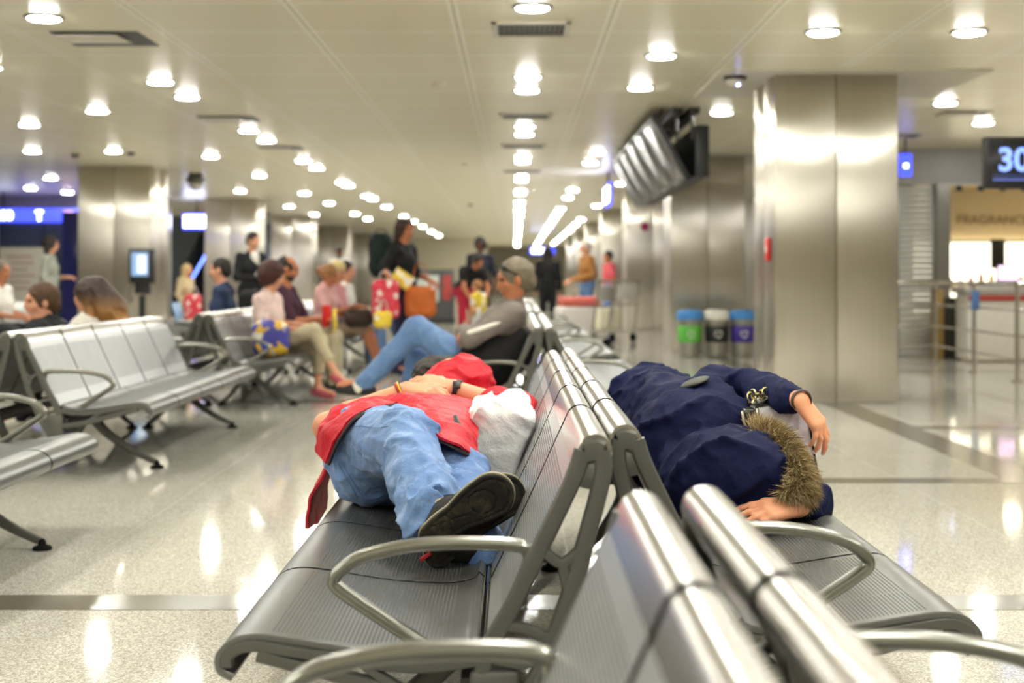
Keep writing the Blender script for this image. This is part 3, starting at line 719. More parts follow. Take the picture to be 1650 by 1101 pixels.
SK = m_skin('light_skin', rgb(214, 160, 130)); SK2 = m_skin('tanned_skin', rgb(184, 122, 88)); SK3 = m_skin('dark_skin', rgb(92, 58, 42))
def person(label, J, top, bottom, hair, shoes, skin=SK, sleeve=1.0, leg=2.0, fat=1.0, h=.011, open_front=None, cat='person', longtop=0.0, group=None, beard=None):
    s = J['s']; base = J['base']; g = Vector(base)
    t = thing('person', label, cat, tuple(base), 0, group); q = lambda k2: J[k2] - base
    B = Field(); f = fat
    up = nrm(q('neck') - q('pel')); lf = J['lf']
    B.cap(q('pel') + lf * .05, .10 * s, q('pel') - lf * .05, .10 * s, k=.05); B.cap(q('pel'), .10 * s, q('chest'), .105 * s, k=.06)
    B.cap(q('chest') + lf * .06, .10 * s, q('chest') - lf * .06, .10 * s, k=.06); B.cap(q('shL'), .05 * s, q('shR'), .05 * s, k=.06); B.cap(q('neck') - up * .05, .06 * s, q('head') - nrm(J['hu']) * .04 * s, .050 * s, k=.03)
    head(B, q('head'), J['hf'], J['hu'], s)
    for e, th in (('L', 1), ('R', -1)):
        B.chain([(q('sh' + e), .050 * s), (q('el' + e), .038 * s)], k=.03); B.chain([(q('el' + e), .038 * s), (q('wr' + e), .025 * s)], k=.02)
        lg = .72 if leg > 1.5 else 1.0; B.chain([(q('hi' + e), .085 * s * lg), (q('kn' + e), .055 * s * lg)], k=.03); B.chain([(q('kn' + e), .053 * s * lg), ((q('kn' + e) * .65 + q('an' + e) * .35), .055 * s * lg), (q('an' + e), .036 * s)], k=.02)
        B.cap(q('an' + e), .035 * s, q('toe' + e), .030 * s, k=.02)
        dd = J['hd' + e]; nn = J.get('hn' + e, None)
        if nn is None: nn = vec(0, 0, 1) if abs(dd[2]) < .7 else lf * (1 if e == 'L' else -1)
        hand(B, q('wr' + e), dd, nn, th if np.dot(np.cross(nn, dd), lf) * (-1 if e == 'L' else 1) * th > 0 else -th, s)
    B.build('body', h, skin, t, pad=.03)
    # top
    T = Field(); r = .012 * s
    T.cap(q('chest') + lf * .065 * f, .112 * s * f, q('chest') - lf * .065 * f, .112 * s * f, k=.06); T.cap(q('pel') + lf * .05 + up * (.06 - longtop), .118 * s * f, q('pel') - lf * .05 + up * (.06 - longtop), .118 * s * f, k=.06)
    T.cap(q('pel') + up * .1, .118 * s * f, q('chest'), .12 * s * f, k=.07); T.cap(q('shL'), .062 * s, q('shR'), .062 * s, k=.05); T.cap(q('neck') - up * .05 * s, .068 * s, q('neck') + up * .005, .062 * s, k=.03)
    for e in 'LR':
        a, b, c = q('sh' + e), q('el' + e), q('wr' + e)
        if sleeve >= 1: T.chain([(a, .066 * s), (b, .052 * s)], k=.04); T.cap(b, .052 * s, b + (c - b) * min(1, sleeve - 1 + .001), .042 * s if sleeve > 1 else .05 * s, k=.03)
        elif sleeve > 0: T.cap(a, .068 * s, a + (b - a) * sleeve, .060 * s, k=.04)
    T.build('top', h, top, t, disp=folds(.012, 11, up, 2.0, base[1]), pad=.04)
    Q = Field()
    Q.cap(q('pel') + lf * .055, .118 * s * f, q('pel') - lf * .055, .118 * s * f, k=.05)
    for e in 'LR':
        a, b, c = q('hi' + e), q('kn' + e), q('an' + e)
        if leg >= 1: Q.chain([(a, .098 * s * f), (b, .070 * s)], k=.05); Q.cap(b, .068 * s, b + (c - b) * min(1, leg - 1 + .001), .055 * s, k=.04)
        else: Q.cap(a, .10 * s * f, a + (b - a) * leg, .082 * s, k=.05)
    Q.build('trousers', h, bottom, t, disp=folds(.010, 12, (0, 0, 1), 2.0, base[0]), pad=.04)
    if hair: hair_on('hair', q('head'), J['hf'], J['hu'], s, hair[0], hair[1], t, h)
    if shoes is not None:
        for e in 'LR': shoe_on('shoe', q('an' + e), q('toe' + e), shoes, t, s)
    fh = nrm(J['hf']); uh = nrm(J['hu'] - fh * np.dot(J['hu'], fh)); lh = np.cross(uh, fh)
    for e in (-1, 1):
        c = q('head') + (lh * e * .032 + fh * .083 + uh * .018) * s
        bm = bmesh.new(); bmesh.ops.create_uvsphere(bm, u_segments=10, v_segments=8, radius=.0125 * s); bmesh.ops.translate(bm, vec=tuple(c), verts=bm.verts); obj('eye', bm, mat('eye_dark', rgb(60, 45, 38), .2), t)
    if beard is not None:
        Bd = Field(); c = q('head'); Bd.ell(c + (fh * .035 - uh * .072) * s, vec(.062, .068, .05) * s, np.array([lh, fh, uh]), k=.02)
        Bd.cap(c + (fh * .10 - uh * .04) * s, .02 * s, k=.01, mode='s'); Bd.build('beard', h, beard, t)
    return t

# ---------------------------------------------------------------- sheets of cloth
def cloth_sheet(bm, rows, nu=10, nv=10, th=.006, amp=.004, freq=30, seed=0.0):
    """rows: grid of 3-D control points (rows x cols); smooth patch with thickness"""
    R = [[np.array(p, float) for p in r] for r in rows]
    A = [catmull(r, nu) for r in R]; cols = list(zip(*A)); G = [catmull(list(c), nv) for c in cols]; G = np.array(G)
    du = np.gradient(G, axis=0); dv = np.gradient(G, axis=1); N = np.cross(du, dv); N /= np.linalg.norm(N, axis=-1, keepdims=True) + 1e-9
    X, Y, Z = G[..., 0], G[..., 1], G[..., 2]
    n = vnoise(X * freq + seed, Y * freq + 3, Z * freq + 7) - .5 + .5 * (vnoise(X * freq * 2.3, Y * freq * 2.3 + seed, Z * freq * 2.3) - .5)
    G = G + N * (n * amp * 2)[..., None]; a, b = G.shape[:2]; L = []
    for sgn in (1, -1): L.append([[bm.verts.new(G[i, j] + N[i, j] * sgn * th / 2) for j in range(b)] for i in range(a)])
    for i in range(a - 1):
        for j in range(b - 1):
            bm.faces.new((L[0][i][j], L[0][i + 1][j], L[0][i + 1][j + 1], L[0][i][j + 1])); bm.faces.new((L[1][i][j], L[1][i][j + 1], L[1][i + 1][j + 1], L[1][i + 1][j]))
    for i in range(a - 1):
        bm.faces.new((L[0][i][0], L[1][i][0], L[1][i + 1][0], L[0][i + 1][0])); bm.faces.new((L[0][i][-1], L[0][i + 1][-1], L[1][i + 1][-1], L[1][i][-1]))
    for j in range(b - 1):
        bm.faces.new((L[0][0][j], L[0][0][j + 1], L[1][0][j + 1], L[1][0][j])); bm.faces.new((L[0][-1][j], L[1][-1][j], L[1][-1][j + 1], L[0][-1][j + 1]))
    return G
# ================================================================ the sleeping man in red
RED = m_cloth('red_shell_fabric', rgb(186, 14, 36), .55, 22, .5, .02, .0, .07, spec=.3)
DRED = m_cloth('dark_lining', rgb(44, 36, 38), .7)
DEN = m_denim('light_blue_denim', rgb(84, 116, 170), rgb(110, 142, 190), rgb(166, 186, 218))
DENC = m_denim('denim_hem', rgb(86, 116, 160), rgb(104, 134, 176), rgb(130, 156, 190))
ARMSK = m_skin('forearm_skin', rgb(206, 148, 116))
def MP(px, py, Y, dz=0): p = at(px, py, Y); p[2] += dz; return p
man = thing('person', 'man asleep on his back in a red jacket and blue jeans, soles towards us', 'person', (-.37, 4.15, .39))
MB = vec(-.37, 4.15, .39)
def rel(p): return np.array(p, float) - MB
# joints
hA, kA, aA = MP(585, 728, 4.13), MP(650, 712, 3.76), MP(702, 828, 3.40)
hB, kB, aB = MP(672, 748, 4.15), MP(736, 764, 3.80), MP(772, 884, 3.42)
chest = vec(-.27, 4.55, .535); neck = vec(-.24, 4.80, .62); hd = MP(722, 624, 4.96)
shL, elL, wrL = vec(-.42, 4.74, .575), MP(527, 688, 4.50), MP(654, 629, 4.52)
shR, elR, wrR = vec(-.07, 4.78, .58), MP(838, 668, 4.62), MP(730, 626, 4.66)
hdir = nrm(vec(.12, -.86, .45)); hup = nrm(vec(-.1, .45, .85))
B = Field(); R_ = rel
B.chain([(R_(hA), .085), (R_(kA), .055)], k=.04); B.chain([(R_(kA), .05), (R_(aA), .036)], k=.03); B.chain([(R_(hB), .085), (R_(kB), .055)], k=.04); B.chain([(R_(kB), .05), (R_(aB), .036)], k=.03)
B.cap(R_(hA), .10, R_(hB), .10, k=.05); B.cap(R_((hA + hB) / 2), .10, R_(chest), .10, k=.06); B.cap(R_(chest + vec(-.06, 0, 0)), .09, R_(chest + vec(.06, 0, 0)), .09, k=.05)
B.cap(R_(shL), .052, R_(shR), .052, k=.05); B.cap(R_(chest), .09, R_(neck), .06, k=.05); B.cap(R_(neck), .055, R_(hd), .05, k=.03)
head(B, R_(hd), hdir, hup, .92)
B.chain([(R_(shL), .052), (R_(elL), .042)], k=.03); B.chain([(R_(elL), .042), (R_(elL * .7 + wrL * .3), .044), (R_(wrL), .027)], k=.02)
B.chain([(R_(shR), .052), (R_(elR), .042)], k=.03); B.chain([(R_(elR), .042), (R_(elR * .7 + wrR * .3), .042), (R_(wrR), .028)], k=.02)
# near hand lies over the other wrist, knuckles towards us; far hand points the other way with its back up
hand(B, R_(wrL), nrm(vec(.86, -.42, .02)), nrm(vec(.12, -.42, .9)), 1, 1.0, curl=(.52, .58, .62, .66), spread=.12, thumb=.3)
hand(B, R_(wrR), nrm(vec(-1, .02, .22)), nrm(vec(.25, -.45, .86)), -1, 1.0, curl=(.36, .38, .40, .42), spread=.12, thumb=.3)
B.build('body', .0042, ARMSK, man, pad=.02, smooth=1)
# jeans
J = Field()
J.cap(R_(hA + vec(.012, 0, 0)), .110, R_(hB + vec(0, .02, 0)), .105, k=.05)
J.ell(R_(MP(597, 744, 4.10)), (.116, .132, .124), k=.05)
J.cap(R_(hA + vec(.02, -.02, .02)), .108, R_(kA), .080, k=.04)
J.cap(R_(kA), .079, R_(kA * .45 + aA * .55), .072, k=.03); J.cap(R_(kA * .45 + aA * .55), .072, R_(aA + vec(-.01, .02, .01)), .066, k=.03)
J.cap(R_(hB), .10, R_(kB), .074, k=.03); J.cap(R_(kB), .078, R_(aB), .060, k=.03)
J.cap(R_((hA + hB) / 2), .12, R_(vec(-.36, 4.32, .56)), .115, k=.05)
J.cap(R_(aA + vec(-.026, -.006, -.028)), .052, R_(aA * .8 + kA * .2), .062, k=.02)
J.cap(R_(aA + nrm(aA - kA) * .058), .052, R_(aA + nrm(aA - kA) * .02), .040, k=.012, mode='s')
ankd = nrm(aA - kA); thd = nrm(kA - hA)
def fold_near(c, amp, freq, ax, rad, seed):
    g = folds(amp, freq, ax, 2.4, seed, 1.2); c = R_(c)
    def f(X, Y, Z): return g(X, Y, Z) * np.exp(-((X - c[0]) ** 2 + (Y - c[1]) ** 2 + (Z - c[2]) ** 2) / rad ** 2)
    return f
J.box(R_(vec(-.085, 3.9, .28)), (.50, 1.2, .108), None, rd=.01, k=.01, mode='s')
J.build('jeans', .0046, DEN, man, disp=[folds(.010, 11, thd + vec(.3, 0, .4), 2.4, 4.0, .8), folds(.0045, 30, thd + vec(.6, 0, -.2), 3.0, 14.0, 1.0), fold_near(aA, .040, 21, np.cross(ankd, vec(0, 1, 0)) + vec(0, .2, 0), .13, 2.0), fold_near(kA, .022, 17, np.cross(ankd, vec(.3, 1, 0)), .17, 6.0),
                                       fold_near(hA, .026, 13, vec(.6, .2, .9), .18, 8.0), fold_near(kB, .018, 18, vec(.9, 0, .3), .14, 3.0)], smooth=1)
# double-stitched pocket seam, side seam and hem as cords on the jeans
def seam(name, pts, m, r=.0016, parent=None):
    bm = bmesh.new(); sweep(bm, catmull([R_(p) for p in pts], 6), r * 2, r * 2, (0, 1, .2), 6, 2); return obj(name, bm, m, parent)
from mathutils.bvhtree import BVHTree
def stitch(ob, parent, base, pts, m, name, w=.0016, n=10, off=.0012):
    """thread lying on the surface of a garment"""
    me = ob.data; bv = BVHTree.FromPolygons([v.co[:] for v in me.vertices], [p.vertices[:] for p in me.polygons])
    o0 = Vector((0, 0, EYE)) - Vector(base); out = []
    for p in catmull([(a, b, 0) for a, b in pts], n):
        d = Vector(((p[0] - HX) / F, 1, -(p[1] - HY) / F)).normalized(); hit = bv.ray_cast(o0, d)
        if hit[0] is not None: out.append(np.array(hit[0] + hit[1] * off))
    if len(out) > 3:
        keep = [out[0]]
        for q in out[1:]:
            if np.linalg.norm(q - keep[-1]) < .05: keep.append(q)
        bm = bmesh.new(); sweep(bm, keep, w, w, (0, 1, .2), 6, 2); obj(name, bm, m, parent)
SEAM = mat('denim_seam', rgb(92, 120, 166), .8); THR = mat('pale_thread', rgb(196, 206, 222), .8)
jeans = [c for c in man.children if c.name.startswith('jeans')][0]
for pts in ([(556, 690), (582, 687), (606, 690), (626, 687)], [(545, 746), (556, 766), (568, 786), (576, 802)], [(550, 744), (562, 764), (574, 784), (583, 798)],
            ):
    stitch(jeans, man, MB, pts, SEAM, 'seam')
hem = [aA + nrm(aA - kA) * .012 + (np.cross(nrm(aA - kA), nrm(vec(0, 1, .2))) * math.cos(x) + np.cross(nrm(aA - kA), np.cross(nrm(aA - kA), nrm(vec(0, 1, .2)))) * math.sin(x)) * (.064 + .006 * math.sin(3 * x)) for x in np.linspace(0, 2 * math.pi, 33)[:-1]]
bm = bmesh.new(); sweep(bm, [R_(p) for p in hem], .018, .007, tuple(nrm(aA - kA)), 8, 3, closed=True); obj('hem', bm, DENC, man)
# jacket bulk
K = Field()
K.cap(R_(chest + vec(-.085, -.03, .01)), .120, R_(chest + vec(.075, -.03, .01)), .120, k=.06)
K.cap(R_(vec(-.43, 4.33, .565)), .105, R_(vec(-.27, 4.31, .56)), .115, k=.06); K.cap(R_(chest), .13, R_(vec(-.34, 4.30, .57)), .115, k=.06)
K.cap(R_(chest), .12, R_(neck + vec(0, -.03, -.01)), .085, k=.05)
K.cap(R_(shL), .070, R_(shL * .45 + elL * .55 + vec(.01, 0, 0)), .064, k=.04); K.cap(R_(shL), .066, R_(shR), .070, k=.05)
K.cap(R_(shR), .068, R_(elR + vec(-.02, .0, .0)), .056, k=.04); K.cap(R_(elR), .054, R_(MP(800, 650, 4.56)), .046, k=.03)
K.cap(R_(elR), .052, R_(MP(848, 684, 4.52)), .040, k=.04)
# hood drawn over the face
K.cap(R_(MP(556, 680, 4.16)), .052, R_(MP(536, 706, 4.12)), .042, k=.03)
K.ell(R_(MP(738, 617, 4.84)), (.108, .115, .076), k=.04); K.cap(R_(MP(770, 612, 4.84)), .045, R_(MP(768, 632, 4.80)), .045, k=.03); K.cap(R_(MP(745, 600, 4.86)), .05, R_(MP(700, 622, 4.84)), .035, k=.03)
K.cap(R_(neck), .09, R_(MP(745, 620, 4.88)), .07, k=.05)
jk = K.build('jacket', .0060, RED, man, disp=[folds(.018, 9, vec(1, .4, .1), 2.2, 11.0, .6), folds(.009, 22, vec(.8, 1, 0), 2.5, 3.0, .8), fold_near(MP(760, 620, 4.85), .022, 16, vec(1, 0, .5), .14, 5.0)], smooth=1)
# open front flaps lying over the hips: same cloth, thin panels with a dark lining edge
bm = bmesh.new()
FR = [[MP(640, 642, 4.42), MP(690, 636, 4.45), MP(740, 640, 4.47), MP(784, 652, 4.48)],
      [MP(640, 650, 4.24), MP(688, 652, 4.18), MP(742, 662, 4.16), MP(772, 676, 4.20)],
      [MP(668, 672, 3.98), MP(708, 676, 3.90), MP(744, 686, 3.88), MP(768, 702, 3.97)],
      [MP(696, 700, 3.74), MP(722, 712, 3.70), MP(746, 725, 3.70), MP(772, 738, 3.78)]]
cloth_sheet(bm, [[R_(p) for p in r] for r in FR], 12, 12, .007, .006, 26, 2.0); obj('jacket_front', bm, RED, man)
bm = bmesh.new()
FL = [[MP(650, 642, 4.45), MP(600, 640, 4.42), MP(560, 652, 4.40), MP(533, 672, 4.40)],
      [MP(642, 648, 4.33), MP(596, 648, 4.28), MP(552, 672, 4.28), MP(520, 700, 4.30)],
      [MP(636, 650, 4.18), MP(580, 652, 4.06), MP(526, 686, 4.03), MP(508, 722, 4.10)],
      [MP(622, 656, 4.06), MP(572, 668, 3.94), MP(541, 708, 3.93), MP(525, 747, 3.95)]]
cloth_sheet(bm, [[R_(p) for p in r] for r in FL], 12, 12, .007, .005, 26, 5.0); obj('jacket_front', bm, RED, man)
bm = bmesh.new(); sweep(bm, catmull([R_(p + vec(0, .006, -.004)) for p in (MP(668, 676, 3.96), MP(682, 690, 3.84), MP(698, 703, 3.745), MP(723, 715, 3.70), MP(747, 728, 3.70), MP(771, 740, 3.78))], 8), .016, .010, (0, 1, .3), 8, 2)
obj('hem_lining', bm, DRED, man)
bm = bmesh.new(); sweep(bm, catmull([R_(p + vec(.004, -.004, -.004)) for p in (MP(640, 652, 4.16), MP(616, 657, 4.04), MP(573, 670, 3.935), MP(544, 708, 3.925), MP(528, 745, 3.945))], 8), .022, .010, (0, 1, .3), 8, 2)
obj('hem_lining', bm, DRED, man)
bm = bmesh.new(); sweep(bm, catmull([R_(p) for p in (MP(733, 672, 3.93), MP(737, 682, 3.88), MP(742, 691, 3.845))], 6), .012, .016, (0, 1, 0), 8, 2); obj('pocket_zip', bm, M['black'], man)
bm = bmesh.new()
TL = [[vec(-.545, 4.12, .50), vec(-.565, 4.28, .49), vec(-.57, 4.42, .50), vec(-.57, 4.56, .52)], [vec(-.592, 4.12, .42), vec(-.602, 4.28, .41), vec(-.60, 4.42, .41), vec(-.60, 4.56, .42)],
      [vec(-.606, 4.13, .33), vec(-.612, 4.30, .31), vec(-.606, 4.44, .30), vec(-.61, 4.58, .32)]]
cloth_sheet(bm, [[R_(p) for p in r] for r in TL], 8, 8, .007, .008, 14, 9.0); obj('jacket_tail', bm, RED, man)
# hair above the hood
H = Field(); H.ell(R_(MP(708, 606, 5.00)), (.094, .085, .072), k=.02); H.cap(R_(MP(692, 600, 4.95)), .035, k=.03)
H.build('hair', .006, m_hair('near_black_hair', rgb(38, 30, 26)), man, disp=folds(.014, 34, vec(1, .3, 0), 2, 2.0))
# sneakers seen from the sole
SOLE = NT('scuffed_black_sole'); tc = SOLE.obj(); nz = SOLE.noise(18, 5, .7, tc)
SOLE.p(col=SOLE.mix(SOLE.step(nz, .45, .72), rgb(30, 28, 24), rgb(66, 60, 44)), rough=.7, spec=.2); SOLE.bump(SOLE.noise(60, 4, vec=tc), .3, .004); SOLE = SOLE.m
SIDEW = mat('worn_sole_edge', rgb(150, 140, 112), .6, bump=.2); UPP = m_cloth('black_shoe_canvas', rgb(30, 29, 30), .7, 60, .3, .005); TAN = mat('tan_shoe_lining', rgb(186, 168, 128), .7)
def sneaker(heel, toe, nout, ank, lab=None):
    heel, toe, ank = R_(heel), R_(toe), R_(ank); d = toe - heel; L = np.linalg.norm(d); d /= L; n = nrm(nout - d * np.dot(nout, d)); sdv = np.cross(n, d)
    rt = bpy.data.objects.new('shoe', None); C.objects.link(rt); rt.parent = man
    def f2(X, Y, Z):
        P = np.stack([X, Y, Z], -1) - heel; a = P @ d; b = P @ sdv; c = P @ n
        t = np.clip(a / L, 0, 1); w = .034 + (.052 - .034) * t + .010 * np.sin(t * math.pi) * 0 - .007 * np.exp(-((t - .42) / .2) ** 2)
        b2 = b - .006 * np.sin(t * math.pi); q = np.maximum(np.abs(a - t * L), 0)
        return np.sqrt(q * q + b2 * b2) - w, a, b2, c, t
    curve = lambda a: .02 * np.clip((a / L - .75), 0, 1) ** 1.0
    def sole(X, Y, Z):
        d2, a, b, c, t = f2(X, Y, Z); c = c + curve(a)
        dd = np.maximum(d2, np.abs(c) - .011)
        g = np.abs(d2 + .011) < .0013; g |= (np.abs(np.sqrt((a - L * .86) ** 2 + (b * 1.05) ** 2) - .030) < .0013) & (a > L * .62)
        g |= (np.abs(b + .35 * (a - L * .45)) < .0013) & (a > L * .05) & (a < L * .62) & (d2 < -.011); g |= (np.abs(a - L * .30 - .3 * b) < .0014) & (d2 < -.011)
        return np.where(g & (c > 0), np.maximum(dd, c - .0075), dd)
    def upper(X, Y, Z):
        d2, a, b, c, t = f2(X, Y, Z); hgt = .050 - .018 * np.clip(a / L, 0, 1.2)
        return np.maximum(np.maximum(d2 + .004 + np.maximum(-c - .02, 0) * .35, c + .009), -(c + hgt + .012))
    e = .075; lo = np.minimum(heel, toe) - e; hi = np.maximum(heel, toe) + e
    S = Field(); S.fnc(sole, lo, hi, k=.001); S.build('sole', .0030, SOLE, rt, smooth=1, pad=.01)
    rim = Field()
    def rimf(X, Y, Z):
        d2, a, b, c, t = f2(X, Y, Z); c = c + curve(a); return np.maximum(np.abs(d2 + .0005) - .0028, np.abs(c + .004) - .0055)
    rim.fnc(rimf, lo, hi, k=.001); rim.build('sole_edge', .0026, SIDEW, rt, pad=.01)
    U = Field(); U.fnc(upper, lo, hi, k=.01); U.cap(ank + (heel - ank) * .55 + d * .02, .040, ank + d * .01, .045, k=.03)
    U.cap(heel + d * L * .9 - n * .03, .032, heel + d * L * .3 - n * .055, .036, k=.03); U.build('upper', .004, UPP, rt, disp=folds(.003, 40, sdv, 2, 3), pad=.02)
    bm = bmesh.new(); ring = [ank + (heel - ank) * .12 + (np.cross(d, n) * math.cos(x) * .046 + d * math.sin(x) * .046) for x in np.linspace(0, 2 * math.pi, 20)[:-1]]
    sweep(bm, ring, .012, .012, (0, 0, 1), 8, 2, closed=True); obj('collar', bm, TAN, rt)
    return rt, heel, d, n, sdv, L
hlA, toA = MP(699, 864, 3.27), MP(792, 800, 3.245)
s1 = sneaker(hlA, toA, vec(-.10, -1, -.28), aA + vec(.03, -.03, 0))
hlB, toB = MP(706, 892, 3.36), MP(812, 800, 3.37)
s2 = sneaker(hlB, toB, vec(-.02, -1, -.12), aB + vec(-.01, -.01, .0))
bm = bmesh.new(); box(bm, tuple(R_(MP(686, 897, 3.345))), (.030, .006, .010), .002, Matrix.Rotation(-.6, 3, 'Y')); obj('heel_tab', bm, mat('red_rubber', rgb(190, 30, 40), .5), man)
# wristband with black red gold stripes, black watch
def band(name, c, ax, r, wdt, m, th=.004, parent=None, flat=1.0):
    ax = nrm(ax); u = nrm(np.cross(ax, vec(.1, .2, 1))); v = np.cross(ax, u); bm = bmesh.new()
    ring = [R_(c) + u * math.cos(x) * r + v * math.sin(x) * r * flat for x in np.linspace(0, 2 * math.pi, 33)[:-1]]
    sweep(bm, ring, wdt, th, tuple(ax), 8, 4, closed=True); return obj(name, bm, m, parent)
axl = nrm(wrL - elL)
for i, (cc, nm) in enumerate(((rgb(24, 24, 24), 'black'), (rgb(190, 30, 36), 'red'), (rgb(226, 180, 40), 'gold'))):
    pass
wb = band('wristband', wrL - axl * .018, axl, .0325, .016, mat('band_black', rgb(28, 26, 26), .5), parent=man)
for dz, cc, nm in ((-.003, rgb(196, 34, 36), 'band_red'), (.003, rgb(232, 188, 48), 'band_gold')):
    band('stripe', wrL - axl * (.018 - dz), axl, .0345, .005, mat(nm, cc, .5), .003, wb)
axr = nrm(wrR - elR)
wt = band('watch', wrR - axr * .014, axr, .033, .018, M['black'], .004, man)
bm = bmesh.new(); box(bm, tuple(R_(wrR - axr * .014 + vec(0, -.029, .019))), (.026, .026, .010), .003, Matrix.Rotation(.95, 3, 'X')); obj('watch_face', bm, M['dark'], wt)

# ---------------------------------------------------------------- white plastic bag between the man and the backrest
PL = NT('white_plastic_film'); tc = PL.obj(); PL.p(col=PL.mix(PL.step(PL.noise(5, 3, vec=tc), .4, .7), rgb(222, 222, 222), rgb(240, 240, 240)), rough=.2, spec=.8, sss=.05)
PL.bump(PL.math('ADD', PL.noise(14, 5, .7, tc, 1.5), PL.noise(40, 3, vec=tc)), .35, .012); PL = PL.m
W0 = vec(-.045, 4.10, .386); tb = thing('plastic_bag', 'stuffed white plastic bag wedged between the sleeping man and the backrest', 'bag', tuple(W0))
G = Field(); r0 = lambda p: p - W0
RB = np.array(Matrix.Rotation(math.radians(14), 3, 'Y')).T
G.box(r0(vec(-.062, 4.16, .54)), (.078, .12, .145), RB, rd=.030, k=.03); G.ell(r0(MP(806, 690, 4.18)), (.078, .11, .080), k=.05); G.box(r0(vec(-.05, 4.16, .28)), (.3, .4, .106), None, rd=.01, k=.02, mode='s')
G.cap(r0(MP(828, 668, 4.2)), .050, r0(MP(838, 700, 4.12)), .040, k=.04); G.cap(r0(MP(824, 650, 4.22)), .020, r0(MP(815, 665, 4.2)), .030, k=.03)
def crk(X, Y, Z):
    g = folds(.026, 13, vec(.5, .3, .8), 2.2, 7.0, 1.8)(X, Y, Z) + folds(.008, 30, vec(.8, .1, -.6), 3, 3.0, 1.5)(X, Y, Z); return g * np.clip((Z + W0[2] - .57) / .08, .18, 1)
G.build('film', .0048, PL, tb, disp=[crk], smooth=1)
# ================================================================ the sleeper in the navy coat
NAVY = m_cloth('navy_coat_fabric', rgb(14, 19, 52), .75, 14, .35, .02, .0, .06, spec=.12)
WSK = m_skin('womans_skin', rgb(226, 162, 126))
WB = vec(.60, 4.3, .39); rw = lambda p: np.array(p, float) - WB
wo = thing('person', 'person asleep in a navy hooded coat with fur trim, hands showing', 'person', tuple(WB))
whd = vec(.655, 3.90, .535); wsh1 = MP(1130, 655, 4.32); wel1 = MP(1190, 626, 4.42); wwr1 = MP(1288, 645, 4.05)
wsh2 = vec(.60, 4.10, .52); wel2 = MP(1298, 812, 3.98); wwr2 = MP(1288, 815, 3.74)
wch = vec(.535, 4.45, .575); wpe = vec(.50, 4.95, .57)
B = Field(); r = rw
B.cap(r(wpe), .12, r(wch), .11, k=.06); B.cap(r(wch), .10, r((wsh1 + wsh2) / 2), .08, k=.05); B.cap(r(wsh1), .05, r(wsh2), .05, k=.04); B.cap(r((wsh1 + wsh2) / 2), .05, r(whd), .05, k=.04)
head(B, r(whd), nrm(vec(.86, -.1, -.45)), nrm(vec(-.1, -1, .1)), .95)
B.chain([(r(wsh1), .05), (r(wel1), .040), (r(wwr1), .026)], k=.03); B.chain([(r(wsh2), .05), (r(wel2), .042), (r(wwr2), .026)], k=.03)
B.chain([(r(wpe + vec(.02, .06, 0)), .10), (r(vec(.72, 5.25, .50)), .07), (r(vec(.66, 5.50, .46)), .045)], k=.04)
t1 = hand(B, r(wwr1), nrm(vec(.60, -.12, -.78)), nrm(vec(.70, -.55, .45)), 1, .98, curl=(.34, .36, .44, .50), spread=.14, thumb=.5, tb=vec(.10, -.1, -1))
t2 = hand(B, r(wwr2), nrm(vec(-1, -.16, -.12)), nrm(vec(-.12, -.6, .75)), -1, .98, curl=(.16, .18, .2, .24), spread=.10, thumb=.4)
B.build('body', .0042, WSK, wo, pad=.02)
NAIL = mat('pale_nail_varnish', rgb(236, 220, 214), .2)
for tips in (t1, t2):
    for p, v, rr in tips:
        bm = bmesh.new(); bmesh.ops.create_uvsphere(bm, u_segments=10, v_segments=8, radius=1.0); bmesh.ops.scale(bm, vec=(.0062, .0062, .0062), verts=bm.verts)
        bmesh.ops.translate(bm, vec=tuple(p + nrm(v) * .004 + vec(0, -.001, .002)), verts=bm.verts); obj('nail', bm, NAIL, wo)
K = Field()
K.ell(r(vec(.590, 3.92, .532)), (.150, .160, .124), k=.04); K.ell(r(vec(.665, 3.88, .520)), (.078, .12, .100), k=.05); K.ell(r(vec(.52, 3.98, .50)), (.12, .14, .10), k=.06)
K.ell(r(vec(.53, 4.24, .600)), (.165, .155, .135), k=.022); K.ell(r(vec(.52, 4.2, .50)), (.15, .2, .11), k=.06)
K.cap(r(vec(.52, 4.45, .565)), .155, r(vec(.48, 4.90, .575)), .165, k=.05); K.ell(r(vec(.47, 4.93, .60)), (.135, .15, .155), k=.04)
K.cap(r(vec(.56, 4.4, .50)), .13, r(vec(.62, 5.0, .50)), .11, k=.05)
K.cap(r(wsh1), .078, r(MP(1165, 632, 4.42)), .066, k=.05); K.cap(r(MP(1165, 630, 4.42)), .064, r(wel1), .058, k=.03); K.cap(r(wel1), .054, r(wwr1 + nrm(wel1 - wwr1) * .05), .040, k=.03)
K.cap(r(wsh2), .070, r(wel2), .048, k=.03); K.cap(r(wel2), .048, r(wwr2 + vec(.03, .05, 0)), .045, k=.04)
K.box(r(vec(.60, 4.5, .28)), (.33, 1.6, .108), None, rd=.01, k=.01, mode='s')
K.build('coat', .0060, NAVY, wo, disp=[folds(.026, 6.5, vec(.8, -.7, .2), 2.0, 21.0, 1.0), folds(.013, 13, vec(1, .5, .3), 2.6, 4.0, 1.3), folds(.008, 24, vec(.5, 1, .3), 3, 9.0, 1.5)], smooth=1)
